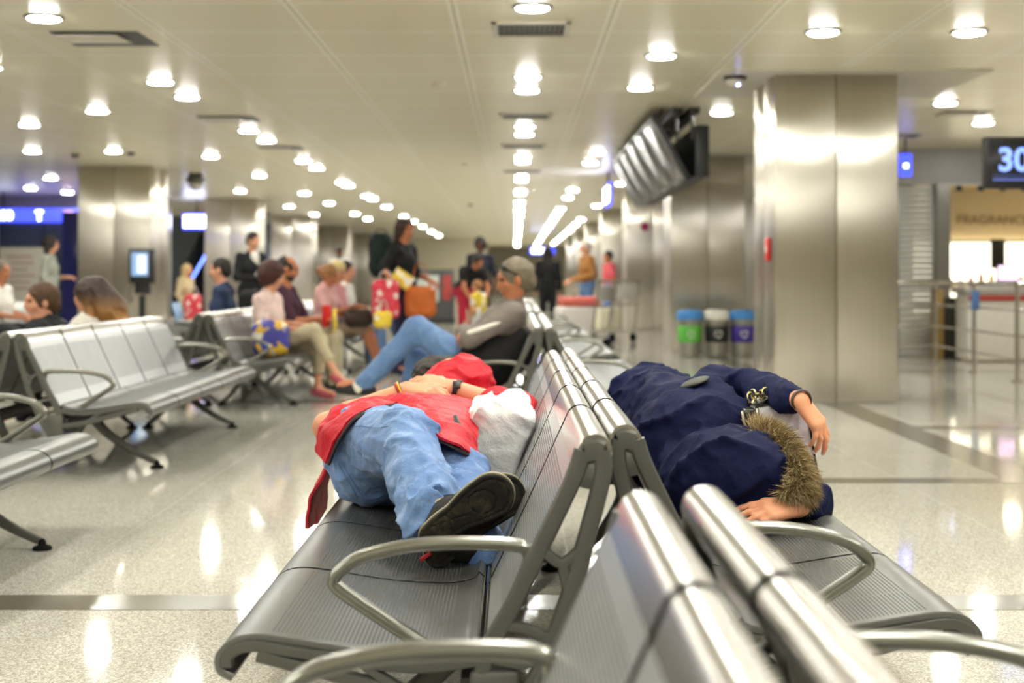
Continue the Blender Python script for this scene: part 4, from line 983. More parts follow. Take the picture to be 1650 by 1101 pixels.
# fur trim round the hood opening
ring = catmull([r(p) for p in (MP(1214, 699, 3.98), MP(1238, 706, 3.92), MP(1262, 722, 3.86), MP(1280, 744, 3.81), MP(1290, 768, 3.77), MP(1286, 790, 3.75), MP(1270, 800, 3.76), MP(1250, 794, 3.83))], 10)
FUR = NT('raccoon_fur'); oi = FUR.node('ShaderNodeNewGeometry'); rnd = oi.outputs['Random Per Island']
cr = FUR.node('ShaderNodeValToRGB'); FUR.t.links.new(rnd, cr.inputs[0]); el = cr.color_ramp.elements
el[0].position = 0; el[0].color = (*rgb(40, 28, 16), 1); el[1].position = 1; el[1].color = (*rgb(236, 220, 184), 1)
for ps, cc in ((.35, rgb(124, 98, 56)), (.7, rgb(204, 178, 124))):
    e2 = el.new(ps); e2.color = (*cc, 1)
FUR.t.links.new(cr.outputs[0], FUR.b.inputs['Base Color']); FUR.p(rough=.75, spec=.15); FUR = FUR.m
rs = np.random.RandomState(3); P = []; Q = []
cenH = r(vec(.64, 3.9, .55))
for i in range(30000):
    k2 = rs.randint(0, len(ring) - 1); f0 = rs.rand(); p = ring[k2] * (1 - f0) + ring[k2 + 1] * f0; tg = nrm(ring[k2 + 1] - ring[k2])
    wd = rs.normal(0, .22, 3) + .55 * np.array([math.sin(k2 * 1.9), math.cos(k2 * 2.7), math.sin(k2 * 3.1 + 1)]) * (rs.rand() < .7); out = nrm(p - cenH); a = rs.rand() * 2 * math.pi; u = nrm(np.cross(tg, out)); v = out
    rad = .022 * np.sqrt(rs.rand()); p = p + (u * math.cos(a) + v * math.sin(a)) * rad
    dr = nrm((u * math.cos(a) + v * math.sin(a)) * .75 + out * .45 + tg * .15 + vec(.25, -.1, -.1) + wd * .55); L = .022 + .038 * rs.rand() ** 1.3
    bend = nrm(dr + vec(0, 0, -.35) + wd * .3); w2 = .00055 + rs.rand() * .0004; sdv = nrm(np.cross(dr, rs.normal(size=3))); s2 = np.cross(dr, sdv)
    b = len(P)
    for j, (c0, ww) in enumerate(((p, w2), (p + dr * L * .55, w2 * .75), (p + dr * L * .55 + bend * L * .45, w2 * .08))):
        for q in range(3): P.append(c0 + (sdv * math.cos(q * 2.094) + s2 * math.sin(q * 2.094)) * ww)
    for j in range(2):
        for q in range(3): Q.append((b + j * 3 + q, b + j * 3 + (q + 1) % 3, b + j * 3 + 3 + (q + 1) % 3, b + j * 3 + 3 + q))
link_mesh('fur_trim', mesh_np('fur_trim', np.array(P), np.array(Q)), FUR, wo)
fb = Field(); fb.chain([(p, .022) for p in ring[::4]], k=.01); fb.build('fur_backing', .005, mat('fur_backing', rgb(96, 76, 46), .9, bump=.5, bscale=80), wo, disp=folds(.008, 50, vec(1, 0, 0), 2, 1))
# elbow pad / strap tab, watch
pd = Field(); pd.ell(r(MP(1120, 616, 4.28)), (.046, .060, .011), np.array(Matrix.Rotation(.35, 3, 'Y')), k=.01); pd.build('shoulder_tab', .004, m_cloth('grey_tab', rgb(74, 74, 68), .7, 40, .6, .01), wo)
def rnd_band(parent, c, ax, rad, wdt, m, nm, th=.005):
    ax = nrm(ax); u = nrm(np.cross(ax, vec(.1, .2, 1))); v = np.cross(ax, u); bm = bmesh.new()
    sweep(bm, [c + u * math.cos(x) * rad + v * math.sin(x) * rad for x in np.linspace(0, 2 * math.pi, 29)[:-1]], wdt, th, tuple(ax), 8, 4, closed=True); return obj(nm, bm, m, parent)
a1 = nrm(wwr1 - wel1); rnd_band(wo, r(wwr1 + a1 * .012), a1, .029, .014, mat('brown_watch_strap', rgb(70, 52, 40), .5), 'watch')
# ---------------------------------------------------------------- the silver and black handbag under the arm
BGC = vec(.795, 4.17, .405); hb = thing('handbag', 'structured silver and black handbag with gold chain, held under the navy sleeve', 'bag', tuple(BGC))
rotb = Matrix.Rotation(math.radians(-9), 3, 'Y') @ Matrix.Rotation(math.radians(6), 3, 'Z')
SIL = mat('silver_leather', rgb(206, 200, 208), .30, .1, var=.06, scale=6, bump=.12, bscale=30); BL = mat('black_patent', rgb(20, 20, 22), .25)
def lb(x, y, z): return tuple(rotb @ Vector((x, y, z)))
bm = bmesh.new(); box(bm, lb(.018, 0, .148), (.150, .085, .290), .012, rotb, 3); obj('body', bm, SIL, hb)
bm = bmesh.new(); box(bm, lb(-.078, 0, .165), (.040, .088, .250), .010, rotb, 3); obj('side_gusset', bm, BL, hb)
for x in (-.100, -.056):
    bm = bmesh.new(); box(bm, lb(x, -.046, .165), (.010, .006, .245), .002, rotb); obj('metal_edge', bm, M['chrome'], hb)
bm = bmesh.new()
for (x0, z0, x1, z1) in ((-.056, .292, .092, .292), (.092, .292, .092, .004), (-.056, .292, -.056, .01)):
    sweep(bm, [lb(x0, -.043, z0), lb((x0 + x1) / 2, -.044, (z0 + z1) / 2), lb(x1, -.043, z1)], .007, .007, (0, 1, 0), 8, 2)
obj('piping', bm, BL, hb)
bm = bmesh.new(); cloth_sheet(bm, [[lb(-.06, -.045, .296), lb(.02, -.045, .312), lb(.09, -.045, .298)], [lb(-.06, 0, .302), lb(.02, 0, .324), lb(.09, 0, .302)], [lb(-.06, .045, .296), lb(.02, .045, .310), lb(.09, .045, .296)]], 5, 5, .005, .001); obj('flap', bm, BL, hb)
gold = mat('pale_gold', rgb(208, 196, 140), .22, 1.0)
ch = bpy.data.objects.new('chain', None); C.objects.link(ch); ch.parent = hb
for i in range(9):
    bm = bmesh.new(); cx = -.066 + i * .0115; a0 = i * 1.57 + .4; cz = .318 + .008 * math.sin(i * 2.1)
    rg = [np.array(lb(cx, -.034 + .006 * (i % 2), cz)) + np.array(rotb @ Matrix.Rotation(a0, 3, 'Z') @ Vector((.011 * math.cos(x), 0, .016 * math.sin(x)))) for x in np.linspace(0, 2 * math.pi, 17)[:-1]]
    sweep(bm, rg, .006, .006, (0, 1, 0.1), 8, 2, closed=True); obj('link', bm, gold, ch)
# ================================================================ hanging things and signs
def text_mesh(name, s, size, m, parent, loc, rz=0.0, depth=.004, font_w=0.0):
    cu = bpy.data.curves.new(name, 'FONT'); cu.body = s; cu.size = size; cu.extrude = depth; cu.offset = font_w; cu.align_x = 'LEFT'
    o = bpy.data.objects.new(name, cu); C.objects.link(o); bpy.context.view_layer.update()
    me = bpy.data.meshes.new_from_object(o.evaluated_get(bpy.context.evaluated_depsgraph_get())); bpy.data.objects.remove(o)
    me.transform(Matrix.Translation(loc) @ Matrix.Rotation(rz, 4, 'Z') @ Matrix.Rotation(math.pi / 2, 4, 'X')); me.materials.clear()
    return link_mesh(name, me, m, parent)
def cyl(bm, a, b, r, seg=12):
    d = vec(*b) - vec(*a); sweep(bm, [a, (vec(*a) + vec(*b)) / 2, b], 2 * r, 2 * r, (0, 1, 0) if abs(nrm(d)[1]) < .9 else (1, 0, 0), seg, 2)
def quick(name, parent, m, *boxes, bev=.004):
    bm = bmesh.new()
    for c, s in boxes: box(bm, c, s, min(bev, min(s) * .3))
    return obj(name, bm, m, parent)
# row of five screens leaning over the aisle
SCR = NT('dark_glossy_screen'); SCR.p(col=SCR.mix(SCR.noise(2, 2, vec=SCR.obj()), rgb(60, 60, 62), rgb(78, 77, 78)), rough=.24, spec=.7, metal=.2); SCR = SCR.m
tl = math.atan2(.35, .63)
Yc = [14.3 + 1.16 * i + .56 for i in range(5)]
for i, y in enumerate(Yc):
    t = thing('hanging_screen', ['nearest', 'second', 'third', 'fourth', 'farthest'][i] + ' dark screen of the leaning row hung over the aisle', 'screen', (1.57, y, 2.37), 0, 'screens hung over the aisle')
    Rt = Matrix.Rotation(-tl, 3, 'Y')
    bm = bmesh.new(); box(bm, (0, 0, 0), (.05, 1.10, .74), .008, Rt); obj('housing', bm, M['black'], t)
    bm = bmesh.new()
    for e in (-.3, .3): cyl(bm, (-.15, e, .26), (-.06, e, .41), .012)
    obj('hanger', bm, M['dark'], t)
    bm = bmesh.new(); box(bm, Rt @ Vector((-.028, 0, .0)), (.006, 1.02, .64), .002, Rt); obj('panel', bm, SCR, t)
    bm = bmesh.new()
    for e in (-1, 1):
        box(bm, Rt @ Vector((-.030, e * .53, 0)), (.012, .03, .72), .003, Rt); box(bm, Rt @ Vector((-.030, 0, e * .345)), (.012, 1.08, .03), .003, Rt)
    obj('bezel', bm, mat('grey_bezel', rgb(96, 95, 92), .35, .5), t)
t = thing('screen_mount', 'black ceiling mount and rear housing carrying the leaning screens', 'mount', (1.70, 17.2, CEIL))
quick('rail', t, M['dark'], ((-.05, 0, -.03), (.10, 5.6, .06)), ((.12, 0, -.03), (.10, 5.6, .06)))
bm = bmesh.new()
for y in (-2.6, -1.3, 0, 1.3, 2.6): cyl(bm, (-.05, y, 0), (-.05, y, -.22), .02); cyl(bm, (.12, y, 0), (.12, y, -.3), .02); cyl(bm, (-.265, y, -.09), (.085, y, -.71), .018); cyl(bm, (-.05, y, -.2), (-.19, y, -.2), .012)
obj('hanger', bm, M['frame'], t)
quick('rear_housing', t, M['black'], ((.19, 0, -.44), (.14, 5.7, .52)), bev=.01)
# boards and signs
BLU = emit('blue_sign_face', (.04, .06, 1.0), .6); WHL = emit('white_sign_glyph', (.75, .88, 1.0), 1.4); BW = emit('bright_sign_face', (.70, .74, 1.0), 3.0)
t = thing('gate_board', 'black gate board reading 30 in blue digits, beside the near steel pillar', 'sign', (3.63, 10.98, 1.75))
quick('housing', t, M['black'], ((.36, .05, .195), (.72, .09, .40)), bev=.01)
quick('screen', t, mat('board_screen', rgb(34, 34, 38), .2), ((.36, .003, .205), (.66, .006, .33)), bev=.001)
text_mesh('digit', '30', .25, emit('blue_digit', (.22, .36, 1.0), .42), t, (.095, -.003, .135), depth=.003, font_w=.006)
quick('underline', t, emit('dim_blue_line', (.10, .14, .45), .2), ((.36, -.002, .065), (.6, .003, .02)), ((.36, -.002, .098), (.6, .003, .005)), bev=.0005)
quick('hanger', t, M['dark'], ((.55, .05, .70), (.03, .03, .64)),)
t = thing('overhead_sign', 'long blue lit overhead sign reading 200 beside an arrow', 'sign', (-10.9, 28.9, 2.18))
quick('face', t, BLU, ((1.68, 0, .14), (3.36, .10, .27)))
text_mesh('number', '200', .24, WHL, t, (.35, -.055, .055), font_w=.01)
quick('arrow', t, WHL, ((1.25, -.055, .12), (.05, .01, .18)), ((1.25, -.055, .21), (.15, .01, .05)), bev=.002)
quick('pictogram', t, emit('pink_pictogram', (1, .45, .6), .6), ((1.85, -.055, .14), (.20, .01, .17)), bev=.002)
quick('lit_strip', t, WHL, *[((2.2 + i * .2, -.055, .14), (.15, .01, .15)) for i in range(6)], bev=.002)
quick('hanger', t, M['dark'], ((.5, 0, .44), (.03, .03, .33)), ((2.8, 0, .44), (.03, .03, .33)))
t = thing('overhead_sign', 'very bright blue white sign in front of the escalator', 'sign', (-7.35, 31.6, 2.13))
quick('face', t, BW, ((.28, 0, .17), (.56, .10, .26))); quick('frame', t, BLU, ((.28, .04, .17), (.64, .06, .36))); quick('hanger', t, M['dark'], ((.28, .02, .50), (.03, .03, .30)))
t = thing('overhead_sign', 'small blue white sign end glowing beside the far end of the screens', 'sign', (1.50, 23.2, 2.25))
quick('face', t, BW, ((0, .0, .15), (.05, 1.0, .24))); quick('frame', t, BLU, ((.02, 0, .15), (.04, 1.2, .36))); quick('hanger', t, M['dark'], ((.02, 0, .42), (.03, .03, .23)))
t = thing('overhead_sign', 'distant blue sign at the end of the central downlight rows', 'sign', (1.05, 55, 1.95))
quick('face', t, BW, ((-.10, 0, .14), (.60, .10, .16))); quick('frame', t, BLU, ((0, .04, .14), (.95, .06, .28))); quick('hanger', t, M['dark'], ((0, .02, .55), (.04, .04, .56)))
t = thing('wall_sign', 'small blue lit sign at the edge of the near steel pillar', 'sign', (4.70, 17.5, 2.30))
quick('face', t, BLU, ((.10, 0, .14), (.14, .06, .27))); quick('glyph', t, WHL, ((.10, -.035, .13), (.05, .01, .05)), bev=.002); quick('hanger', t, M['dark'], ((.10, .0, .38), (.02, .02, .21)))
# fire alarm plate on near pillar, round sign on third pillar
t = thing('fire_alarm', 'small red fire alarm box on the near steel pillar', 'alarm', (2.17, 12.22, 1.20))
quick('box', t, mat('alarm_red', rgb(200, 30, 28), .4), ((.0, 0, .10), (.03, .12, .20))); quick('button', t, M['white'], ((-.017, 0, .10), (.006, .05, .05)), bev=.001)
bm = bmesh.new(); lathe(bm, [(.085, 0), (.085, .01)], (2.55, 27.975, 2.06), 24, 'y'); tag(obj('round_sign', bm, mat('magenta_sign', rgb(150, 30, 80), .4)), 'small round magenta sign on the third steel pillar', 'sign')

# ---------------------------------------------------------------- recycling bins
def bin_(x, lidc, labc, label):
    t = thing('recycling_bin', label, 'bin', (x, 18.9, 0), 0, None)
    bm = bmesh.new(); lathe(bm, [(.125, 0), (.14, .02), (.155, .50), (.16, .52)], seg=28); obj('body', bm, mat('brushed_bin', rgb(170, 166, 158), .3, .8), t)
    bm = bmesh.new(); lathe(bm, [(.172, .50), (.176, .53), (.172, .60), (.12, .625), (.02, .63)], seg=28); obj('lid', bm, lidc, t)
    bm = bmesh.new(); lathe(bm, [(.150, .20), (.156, .21), (.160, .41), (.155, .42)], seg=28); lb2 = obj('label_band', bm, labc, t)
    bm = bmesh.new(); pr = [(0, -.161 , .31)]
    for k2 in range(3):
        a = k2 * 2.094 + .3
        for q in range(2):
            b0 = a + q * .8; box(bm, (.042 * math.cos(b0), -.160, .31 + .042 * math.sin(b0)), (.036, .008, .016), .002, Matrix.Rotation(-(b0 + 1.57), 3, 'Y'))
    obj('recycling_symbol', bm, M['white'], lb2); return t
LB = mat('sky_blue_plastic', rgb(70, 140, 210), .4)
bin_(2.32, LB, mat('green_label', rgb(90, 180, 60), .5), 'recycling bin with blue lid and green label')
bin_(2.68, M['white'], M['black'], 'recycling bin with white lid and black label')
bin_(3.02, LB, mat('purple_label', rgb(62, 44, 140), .5), 'recycling bin with blue lid and purple label')
# ---------------------------------------------------------------- kiosk
t = thing('info_kiosk', 'black information kiosk with lit screen in front of the wide steel pillar', 'kiosk', (-5.40, 20.6, 0))
bm = bmesh.new(); lathe(bm, [(.22, 0), (.22, .015), (.05, .03), (.045, .80)], seg=24); obj('stand', bm, M['black'], t)
quick('housing', t, M['black'], ((0, 0, 1.22), (.36, .12, .50)), ((0, .02, .92), (.22, .1, .2)), bev=.02)
quick('screen', t, emit('kiosk_screen', (.35, .55, .85), .2), ((-.02, -.062, 1.25), (.24, .006, .34)), bev=.002)
quick('screen_window', t, emit('kiosk_window', (.8, .9, 1.0), .3), ((.01, -.067, 1.25), (.13, .006, .26)), bev=.002)
bm = bmesh.new(); sweep(bm, catmull([(-.1, -.06, 1.0), (-.16, -.09, .85), (-.15, -.08, .70), (-.12, -.06, .78)], 6), .015, .015); obj('cable', bm, M['dark'], t)

# ---------------------------------------------------------------- left service wall, escalator
t = slab2('door_1', (-10.85, 29.9, 0), (-8.95, 29.995, 2.2), M['navy_panel'])
slab2('trim_20', (-10.98, 29.86, 0), (-10.85, 29.99, 2.25), M['steel_wall']); slab2('trim_21', (-8.95, 29.86, 0), (-8.82, 29.99, 2.25), M['steel_wall'])
quick('door_frame', t, M['dark'], ((-9.9, 29.88, 1.1), (.03, .03, 2.18)))
t = thing('notice_board', 'white notice board standing behind the woman in grey', 'board', (-9.35, 27, 0))
quick('panel', t, M['white'], ((0, 0, 1.05), (.86, .04, 1.15))); quick('leg', t, M['dark'], ((-.35, 0, .24), (.04, .04, .48))); quick('leg', t, M['dark'], ((.35, 0, .24), (.04, .04, .48)))
quick('printed_lines', t, mat('pink_print', rgb(190, 140, 140), .6), *[((-.05 + .06 * (i % 2), -.022, 1.45 - i * .12), (.5 - .1 * (i % 3), .004, .03)) for i in range(6)], bev=.001)
t = thing('partition_strip', 'dark blue glass strip standing at the side of the wide steel pillar', 'panel', (-7.0, 22.6, 0)); quick('pane', t, mat('blue_glass', rgb(40, 44, 120), .2), ((-.02, 0, 1.05), (.34, .06, 2.1)))
t = thing('escalator', 'dark escalator with a blue light line between the steel pillars', 'escalator', (-7.6, 34.2, 0))
bm = bmesh.new()
for i in range(14): box(bm, (0, i * .30, .10 + i * .165), (1.0, .32, .2), .01)
obj('steps', bm, M['dark'], t)
for e in (-1, 1):
    bm = bmesh.new(); box(bm, (e * .55, 2.0, 1.45), (.05, 4.9, .9), .01, Matrix.Rotation(math.radians(28.8), 3, 'X')); obj('balustrade', bm, M['navy_panel'], t)
bm = bmesh.new(); sweep(bm, [(-.10, -.5, .95), (.2, -.4, 1.5), (.48, -.3, 2.1)], .05, .05); obj('light_line', bm, emit('blue_line', (.12, .2, 1.0), 1.2), t)
for i in range(10):
    quick('wall_fin', bpy.data.objects['wall_corridor'], mat('bluish_fin', rgb(120, 124, 160), .25, .5), ((-7.06, 40.6 + i * 1.0, 1.3), (.06, .30, 2.6)))
# ---------------------------------------------------------------- shop front and shutter
SW = slab2('wall_shop', (5.15, 19.0, 2.30), (13.8, 19.2, CEIL), mat('shop_fascia', rgb(168, 164, 164), .35))
slab2('trim_30', (5.62, 18.95, 0), (5.80, 19.2, 2.32), M['steel_wall'])
sh = bpy.data.objects.new('door_2', None); C.objects.link(sh); sh.location = (5.36, 19.05, 0); sh['kind'] = 'structure'
bm = bmesh.new()
for i in range(30): box(bm, (0, 0, .04 + i * .076), (.48, .03, .072), .012)
obj('slats', bm, mat('shutter_grey', rgb(190, 187, 180), .4, .3), sh); quick('guide', sh, M['steel_wall'], ((-.24, 0, 1.15), (.03, .06, 2.3)), ((.25, 0, 1.15), (.03, .06, 2.3)))
slab2('wall_shop_back', (5.8, 22.5, 0), (13.8, 22.7, CEIL), mat('cream_wall', rgb(226, 208, 168), .6))
slab2('ceiling_shop', (5.8, 19.2, 2.42), (13.8, 22.5, 2.5), mat('shop_ceiling', rgb(200, 182, 140), .6))
SHL = emit('shelf_glow', (1.0, .90, .66), .7)
t = thing('lit_shelving', 'brightly lit cream perfume shelving at the back of the shop', 'shelf', (6.1, 22.2, 0))
quick('back_light', t, SHL, ((2.6, .12, 1.30), (5.0, .04, .62))); quick('lower_light', t, SHL, ((2.6, .12, .70), (5.0, .04, .34)))
quick('shelf', t, M['white'], ((2.6, 0, .90), (5.1, .36, .04))); quick('shelf', t, M['white'], ((2.6, 0, 1.62), (5.1, .36, .04))); quick('shelf', t, M['white'], ((2.6, 0, .48), (5.1, .36, .04)))
quick('side', t, M['white'], ((.04, 0, .82), (.05, .36, 1.65)))
rs2 = random.Random(4); cols = [rgb(190, 120, 90), rgb(210, 170, 60), rgb(90, 130, 150), rgb(60, 60, 66), rgb(220, 210, 200), rgb(170, 80, 100)]
for i in range(12):
    hh = .09 + rs2.random() * .10; bm = bmesh.new(); box(bm, (0, 0, hh / 2), (.07, .05, hh), .01); box(bm, (0, 0, hh + .015), (.03, .03, .03), .004)
    o = obj('perfume_bottle', bm, mat('bottle_%d' % (i % 6), cols[i % 6], .2)); o.location = (6.28 + i * .16, 22.1, .92)
    tag(o, 'small perfume bottle in the row on the lit shop shelf', 'bottle', 'perfume bottles on the lit shelf')
quick('picture_frame', None, M['dark'], ((0, 0, 0), (.22, .03, .46))).location = (7.46, 21.98, 1.42)
tag(bpy.data.objects['picture_frame'], 'dark framed picture in front of the lit shop shelves', 'picture')
text_mesh('letters', 'FRAGRANCE', .20, mat('taupe_letter', rgb(150, 128, 92), .6), bpy.data.objects['wall_shop_back'], (6.98, 22.49, 1.90))
for i in range(8):
    t = thing('track_spotlight', ORD[i] + ' black spotlight along the track under the shop ceiling', 'spotlight', (6.12 + i * .30, 19.6, 2.42), 0, 'spotlights on the shop track')
    bm = bmesh.new(); cyl(bm, (0, 0, 0), (0, 0, -.08), .01); obj('stem', bm, M['black'], t)
    bm = bmesh.new(); lathe(bm, [(.03, -.06), (.045, -.09), (.045, -.17), (.03, -.175)], seg=16); obj('head', bm, M['black'], t)
t = thing('ceiling_lamp', 'bluish white lamp glowing under the shop ceiling', 'lamp', (6.02, 19.9, 2.42)); bm = bmesh.new(); lathe(bm, [(.12, 0), (.12, -.03), (.02, -.05)], seg=20); obj('lens', bm, emit('blue_lamp', (.45, .5, 1), 2), t)
for (x, y) in ((7.2, 20.6), (8.8, 20.6), (10.4, 20.8)):
    bm = bmesh.new(); lathe(bm, [(.10, 0), (.10, -.02), (.02, -.03)], (x, y, 2.42), 20); tag(obj('shop_downlight', bm, emit('shop_lens', (1, .86, .6), 16)), 'warm round downlight in the shop ceiling', 'ceiling light', 'shop ceiling downlights')
t = thing('shop_counter', 'white shop counter with grey top behind the railing', 'counter', (5.66, 18.1, 0))
quick('body', t, M['white'], ((.62, 0, .44), (1.20, .5, .84)), bev=.02); quick('top', t, mat('counter_top', rgb(176, 170, 162), .35), ((.62, 0, .90), (1.30, .56, .09)), bev=.01)
quick('red_trim', t, mat('red_trim', rgb(176, 44, 36), .4), ((.62, -.27, .80), (1.2, .02, .06)))
t = thing('shop_counter', 'dark narrow display counter beside the white shop counter', 'counter', (7.0, 18.1, 0)); quick('body', t, M['dark'], ((.4, 0, .44), (.7, .5, .88)), bev=.02); quick('top', t, M['frame'], ((.4, 0, .91), (.76, .56, .06)))
t = thing('monitor', 'small screen glowing pink and blue on the shop counter', 'screen', (6.28, 18.1, .945)); quick('stand', t, M['black'], ((0, 0, .04), (.12, .1, .08))); quick('housing', t, M['black'], ((0, .02, .17), (.30, .04, .22))); quick('panel', t, emit('pink_screen', (1, .6, .95), .5), ((.0, -.003, .17), (.26, .006, .18)), bev=.001)
t = thing('rubbish_stand', 'narrow brown and gold stand behind the railing near the shutter', 'stand', (5.62, 18.6, 0)); quick('panel', t, mat('tan_panel', rgb(150, 122, 70), .5), ((-.1, 0, .45), (.12, .2, .9))); quick('panel', t, M['dark'], ((.08, 0, .40), (.2, .2, .8)))
# ---------------------------------------------------------------- railing
t = thing('queue_railing', 'stainless steel tube railing in front of the shop', 'railing', (4.95, 15.0, 0))
posts = [(.15, -.55), (.20, .95), (.22, 2.5), (-.32, 2.5)]
for x, y in posts:
    bm = bmesh.new(); cyl(bm, (x, y, 0), (x, y, .98), .024, 16); lathe(bm, [(.06, 0), (.06, .012), (.03, .02)], (x, y, 0), 20); obj('post', bm, M['chrome'], t)
for z, rr in ((.99, .026), (.72, .014), (.46, .014), (.22, .014)):
    bm = bmesh.new()
    for (a, b) in zip(posts, posts[1:]): cyl(bm, (*a, z), (*b, z), rr)
    cyl(bm, (.15, -.55, z), (2.2, -.5, z), rr); obj('rail', bm, M['chrome'], t)
bm = bmesh.new(); cyl(bm, (2.2, -.5, 0), (2.2, -.5, .98), .024, 16); obj('post', bm, M['chrome'], t)
quick('notice', t, mat('blue_note', rgb(90, 130, 190), .5), ((.20, .92, .80), (.08, .05, .22)))
# ---------------------------------------------------------------- far hall things
t = thing('vending_machine', 'dark vending machine with white glare beyond the standing woman', 'machine', (-1.9, 33, 0))
quick('cabinet', t, mat('machine_grey', rgb(70, 72, 74), .35), ((0, .4, .62), (.95, .75, 1.24)), bev=.02); quick('window', t, mat('machine_glass_glare', rgb(190, 196, 190), .3), ((-.12, .01, .80), (.5, .02, .62)))  # pale pane colour paints in the white glare on the glass
quick('goods', t, mat('mixed_goods', rgb(170, 60, 60), .5, var=.6, scale=9), ((.32, .01, .82), (.2, .02, .58))); quick('base', t, M['dark'], ((0, .4, .05), (.98, .78, .10)))
def trolley(x, y, rz, label, bag=None):
    t = thing('luggage_trolley', label, 'trolley', (x, y, 0), rz)
    bm = bmesh.new()
    for e in (-.25, .25): cyl(bm, (-.35, e, .18), (.45, e, .12), .018); cyl(bm, (-.35, e, .18), (-.48, e, 1.0), .018)
    cyl(bm, (-.48, -.25, 1.0), (-.48, .25, 1.0), .022); cyl(bm, (-.42, -.25, .62), (-.42, .25, .62), .014); cyl(bm, (.45, -.25, .12), (.45, .25, .12), .018); cyl(bm, (.1, -.25, .15), (.1, .25, .15), .014)
    obj('frame', bm, M['chrome'], t)
    for px_, py_ in ((-.35, -.22), (-.35, .22), (.4, 0)):
        bm = bmesh.new(); lathe(bm, [(.07, -.018), (.075, 0), (.07, .018)], (px_, py_, .076), 16, 'y'); obj('wheel', bm, M['rubber'], t)
    bm = bmesh.new(); box(bm, (-.46, 0, .82), (.03, .46, .22), .01); obj('basket', bm, mat('trolley_panel', rgb(205, 200, 190), .4), t)
    return t
def suitcase(x, y, z, rz, m, label, s=(.42, .24, .60)):
    t = thing('suitcase', label, 'suitcase', (x, y, z), rz)
    bm = bmesh.new(); box(bm, (0, 0, s[2] / 2), s, .04, None, 4); obj('shell', bm, m, t)
    bm = bmesh.new(); sweep(bm, catmull([(-.08, 0, s[2] - .01), (-.07, 0, s[2] + .05), (.07, 0, s[2] + .05), (.08, 0, s[2] - .01)], 6), .02, .015); obj('handle', bm, M['black'], t)
    bm = bmesh.new(); box(bm, (0, 0, s[2] * .5), (s[0] + .006, .012, s[2] - .05), .004); obj('seam', bm, M['dark'], t)
trolley(.95, 21.2, 2.6, 'chrome luggage trolley with cases behind the grey haired man')
suitcase(.88, 21.15, .20, .3, mat('white_case', rgb(214, 208, 200), .4), 'pale suitcase standing on the nearer luggage trolley', (.55, .3, .42))
suitcase(.95, 21.2, .63, .2, mat('red_case', rgb(200, 96, 84), .5), 'flat red case laid on top of the pale suitcase', (.60, .34, .14))
trolley(1.55, 23.5, 2.2, 'second luggage trolley near the pillars with a cream bag')
suitcase(1.5, 23.5, .20, .5, mat('cream_case', rgb(226, 220, 190), .5), 'cream bag on the second luggage trolley', (.42, .3, .36))
suitcase(.62, 19.0, 0, .4, M['white'], 'white carry-on standing at the far benches', (.34, .22, .46))

# ================================================================ the other travellers
c_ = lambda n, r, g, b, **k: m_cloth(n, rgb(r, g, b), **k)
GRY = c_('taupe_jacket', 122, 112, 106); BLK = c_('black_cloth', 30, 30, 32); JEA = m_denim('mid_blue_denim', rgb(84, 116, 164), rgb(104, 136, 182), rgb(140, 164, 200))
GH = m_hair('grey_hair', rgb(120, 108, 90)); BR = m_hair('brown_hair', rgb(84, 58, 36)); DK = m_hair('dark_hair', rgb(36, 28, 24)); BL_ = m_hair('blonde_hair', rgb(214, 188, 128)); GB_ = m_hair('golden_brown_hair', rgb(160, 110, 66))
# grey haired man
J = sit(-.17, 8.62, math.pi, 1.78, .375, .10, chest=(-.10, 0, .76), neck=(-.16, 0, .90), head=(-.175, .0, 1.045), hf=(1, .12, -.22), shL=(-.16, .18, .84), shR=(-.16, -.18, .84),
        elL=(.10, .27, .70), elR=(.10, -.27, .70), wrL=(.15, -.10, .73), wrR=(.13, .12, .71), hiL=(.03, .09, .48), hiR=(.03, -.09, .48),
        knL=(.42, .07, .75), anL=(.74, .06, .42), knR=(.42, -.10, .56), anR=(.55, -.10, .09), toeL=(.88, .05, .40))
gm = person('grey haired man in a taupe jacket and jeans sitting with crossed legs and folded arms', J, GRY, JEA, ('short', GH), c_('dark_shoe', 50, 46, 44), SK2, sleeve=2, h=.0085, fat=1.06)
q = lambda p: loc2w(-.17, 8.62, math.pi)(p) - vec(-.17, 8.62, 0)
def blob(name, m, parent, ops, h=.01, disp=None):
    Fd = Field()
    for o_ in ops: Fd.cap(*o_, k=.04)
    return Fd.build(name, h, m, parent, disp=disp, pad=.03)
blob('trouser_cuff_sock', M['white'], gm, [(q((.72, .06, .44)), .052, q((.77, .06, .40)), .048)])
blob('sunglasses', M['black'], gm, [(q((-.10, .07, 1.12)), .012, q((-.10, -.07, 1.12)), .012), (q((-.10, .085, 1.115)), .007, q((-.18, .088, 1.075)), .007)], .007)
Fd = Field(); Fd.cap(q((-.12, .04, .64)), .17, q((.08, .04, .56)), .15, k=.05); Fd.cap(q((-.05, .12, .56)), .14, q((.14, .14, .50)), .11, k=.05)
Fd.build('dark_jacket_bottom', .010, BLK, gm, disp=folds(.012, 12, (1, 0, .4), 2, 3))
blob('pale_stripe', M['white'], gm, [(q((.10, .315, .735)), .016, q((-.10, .255, .80)), .014)], .008)
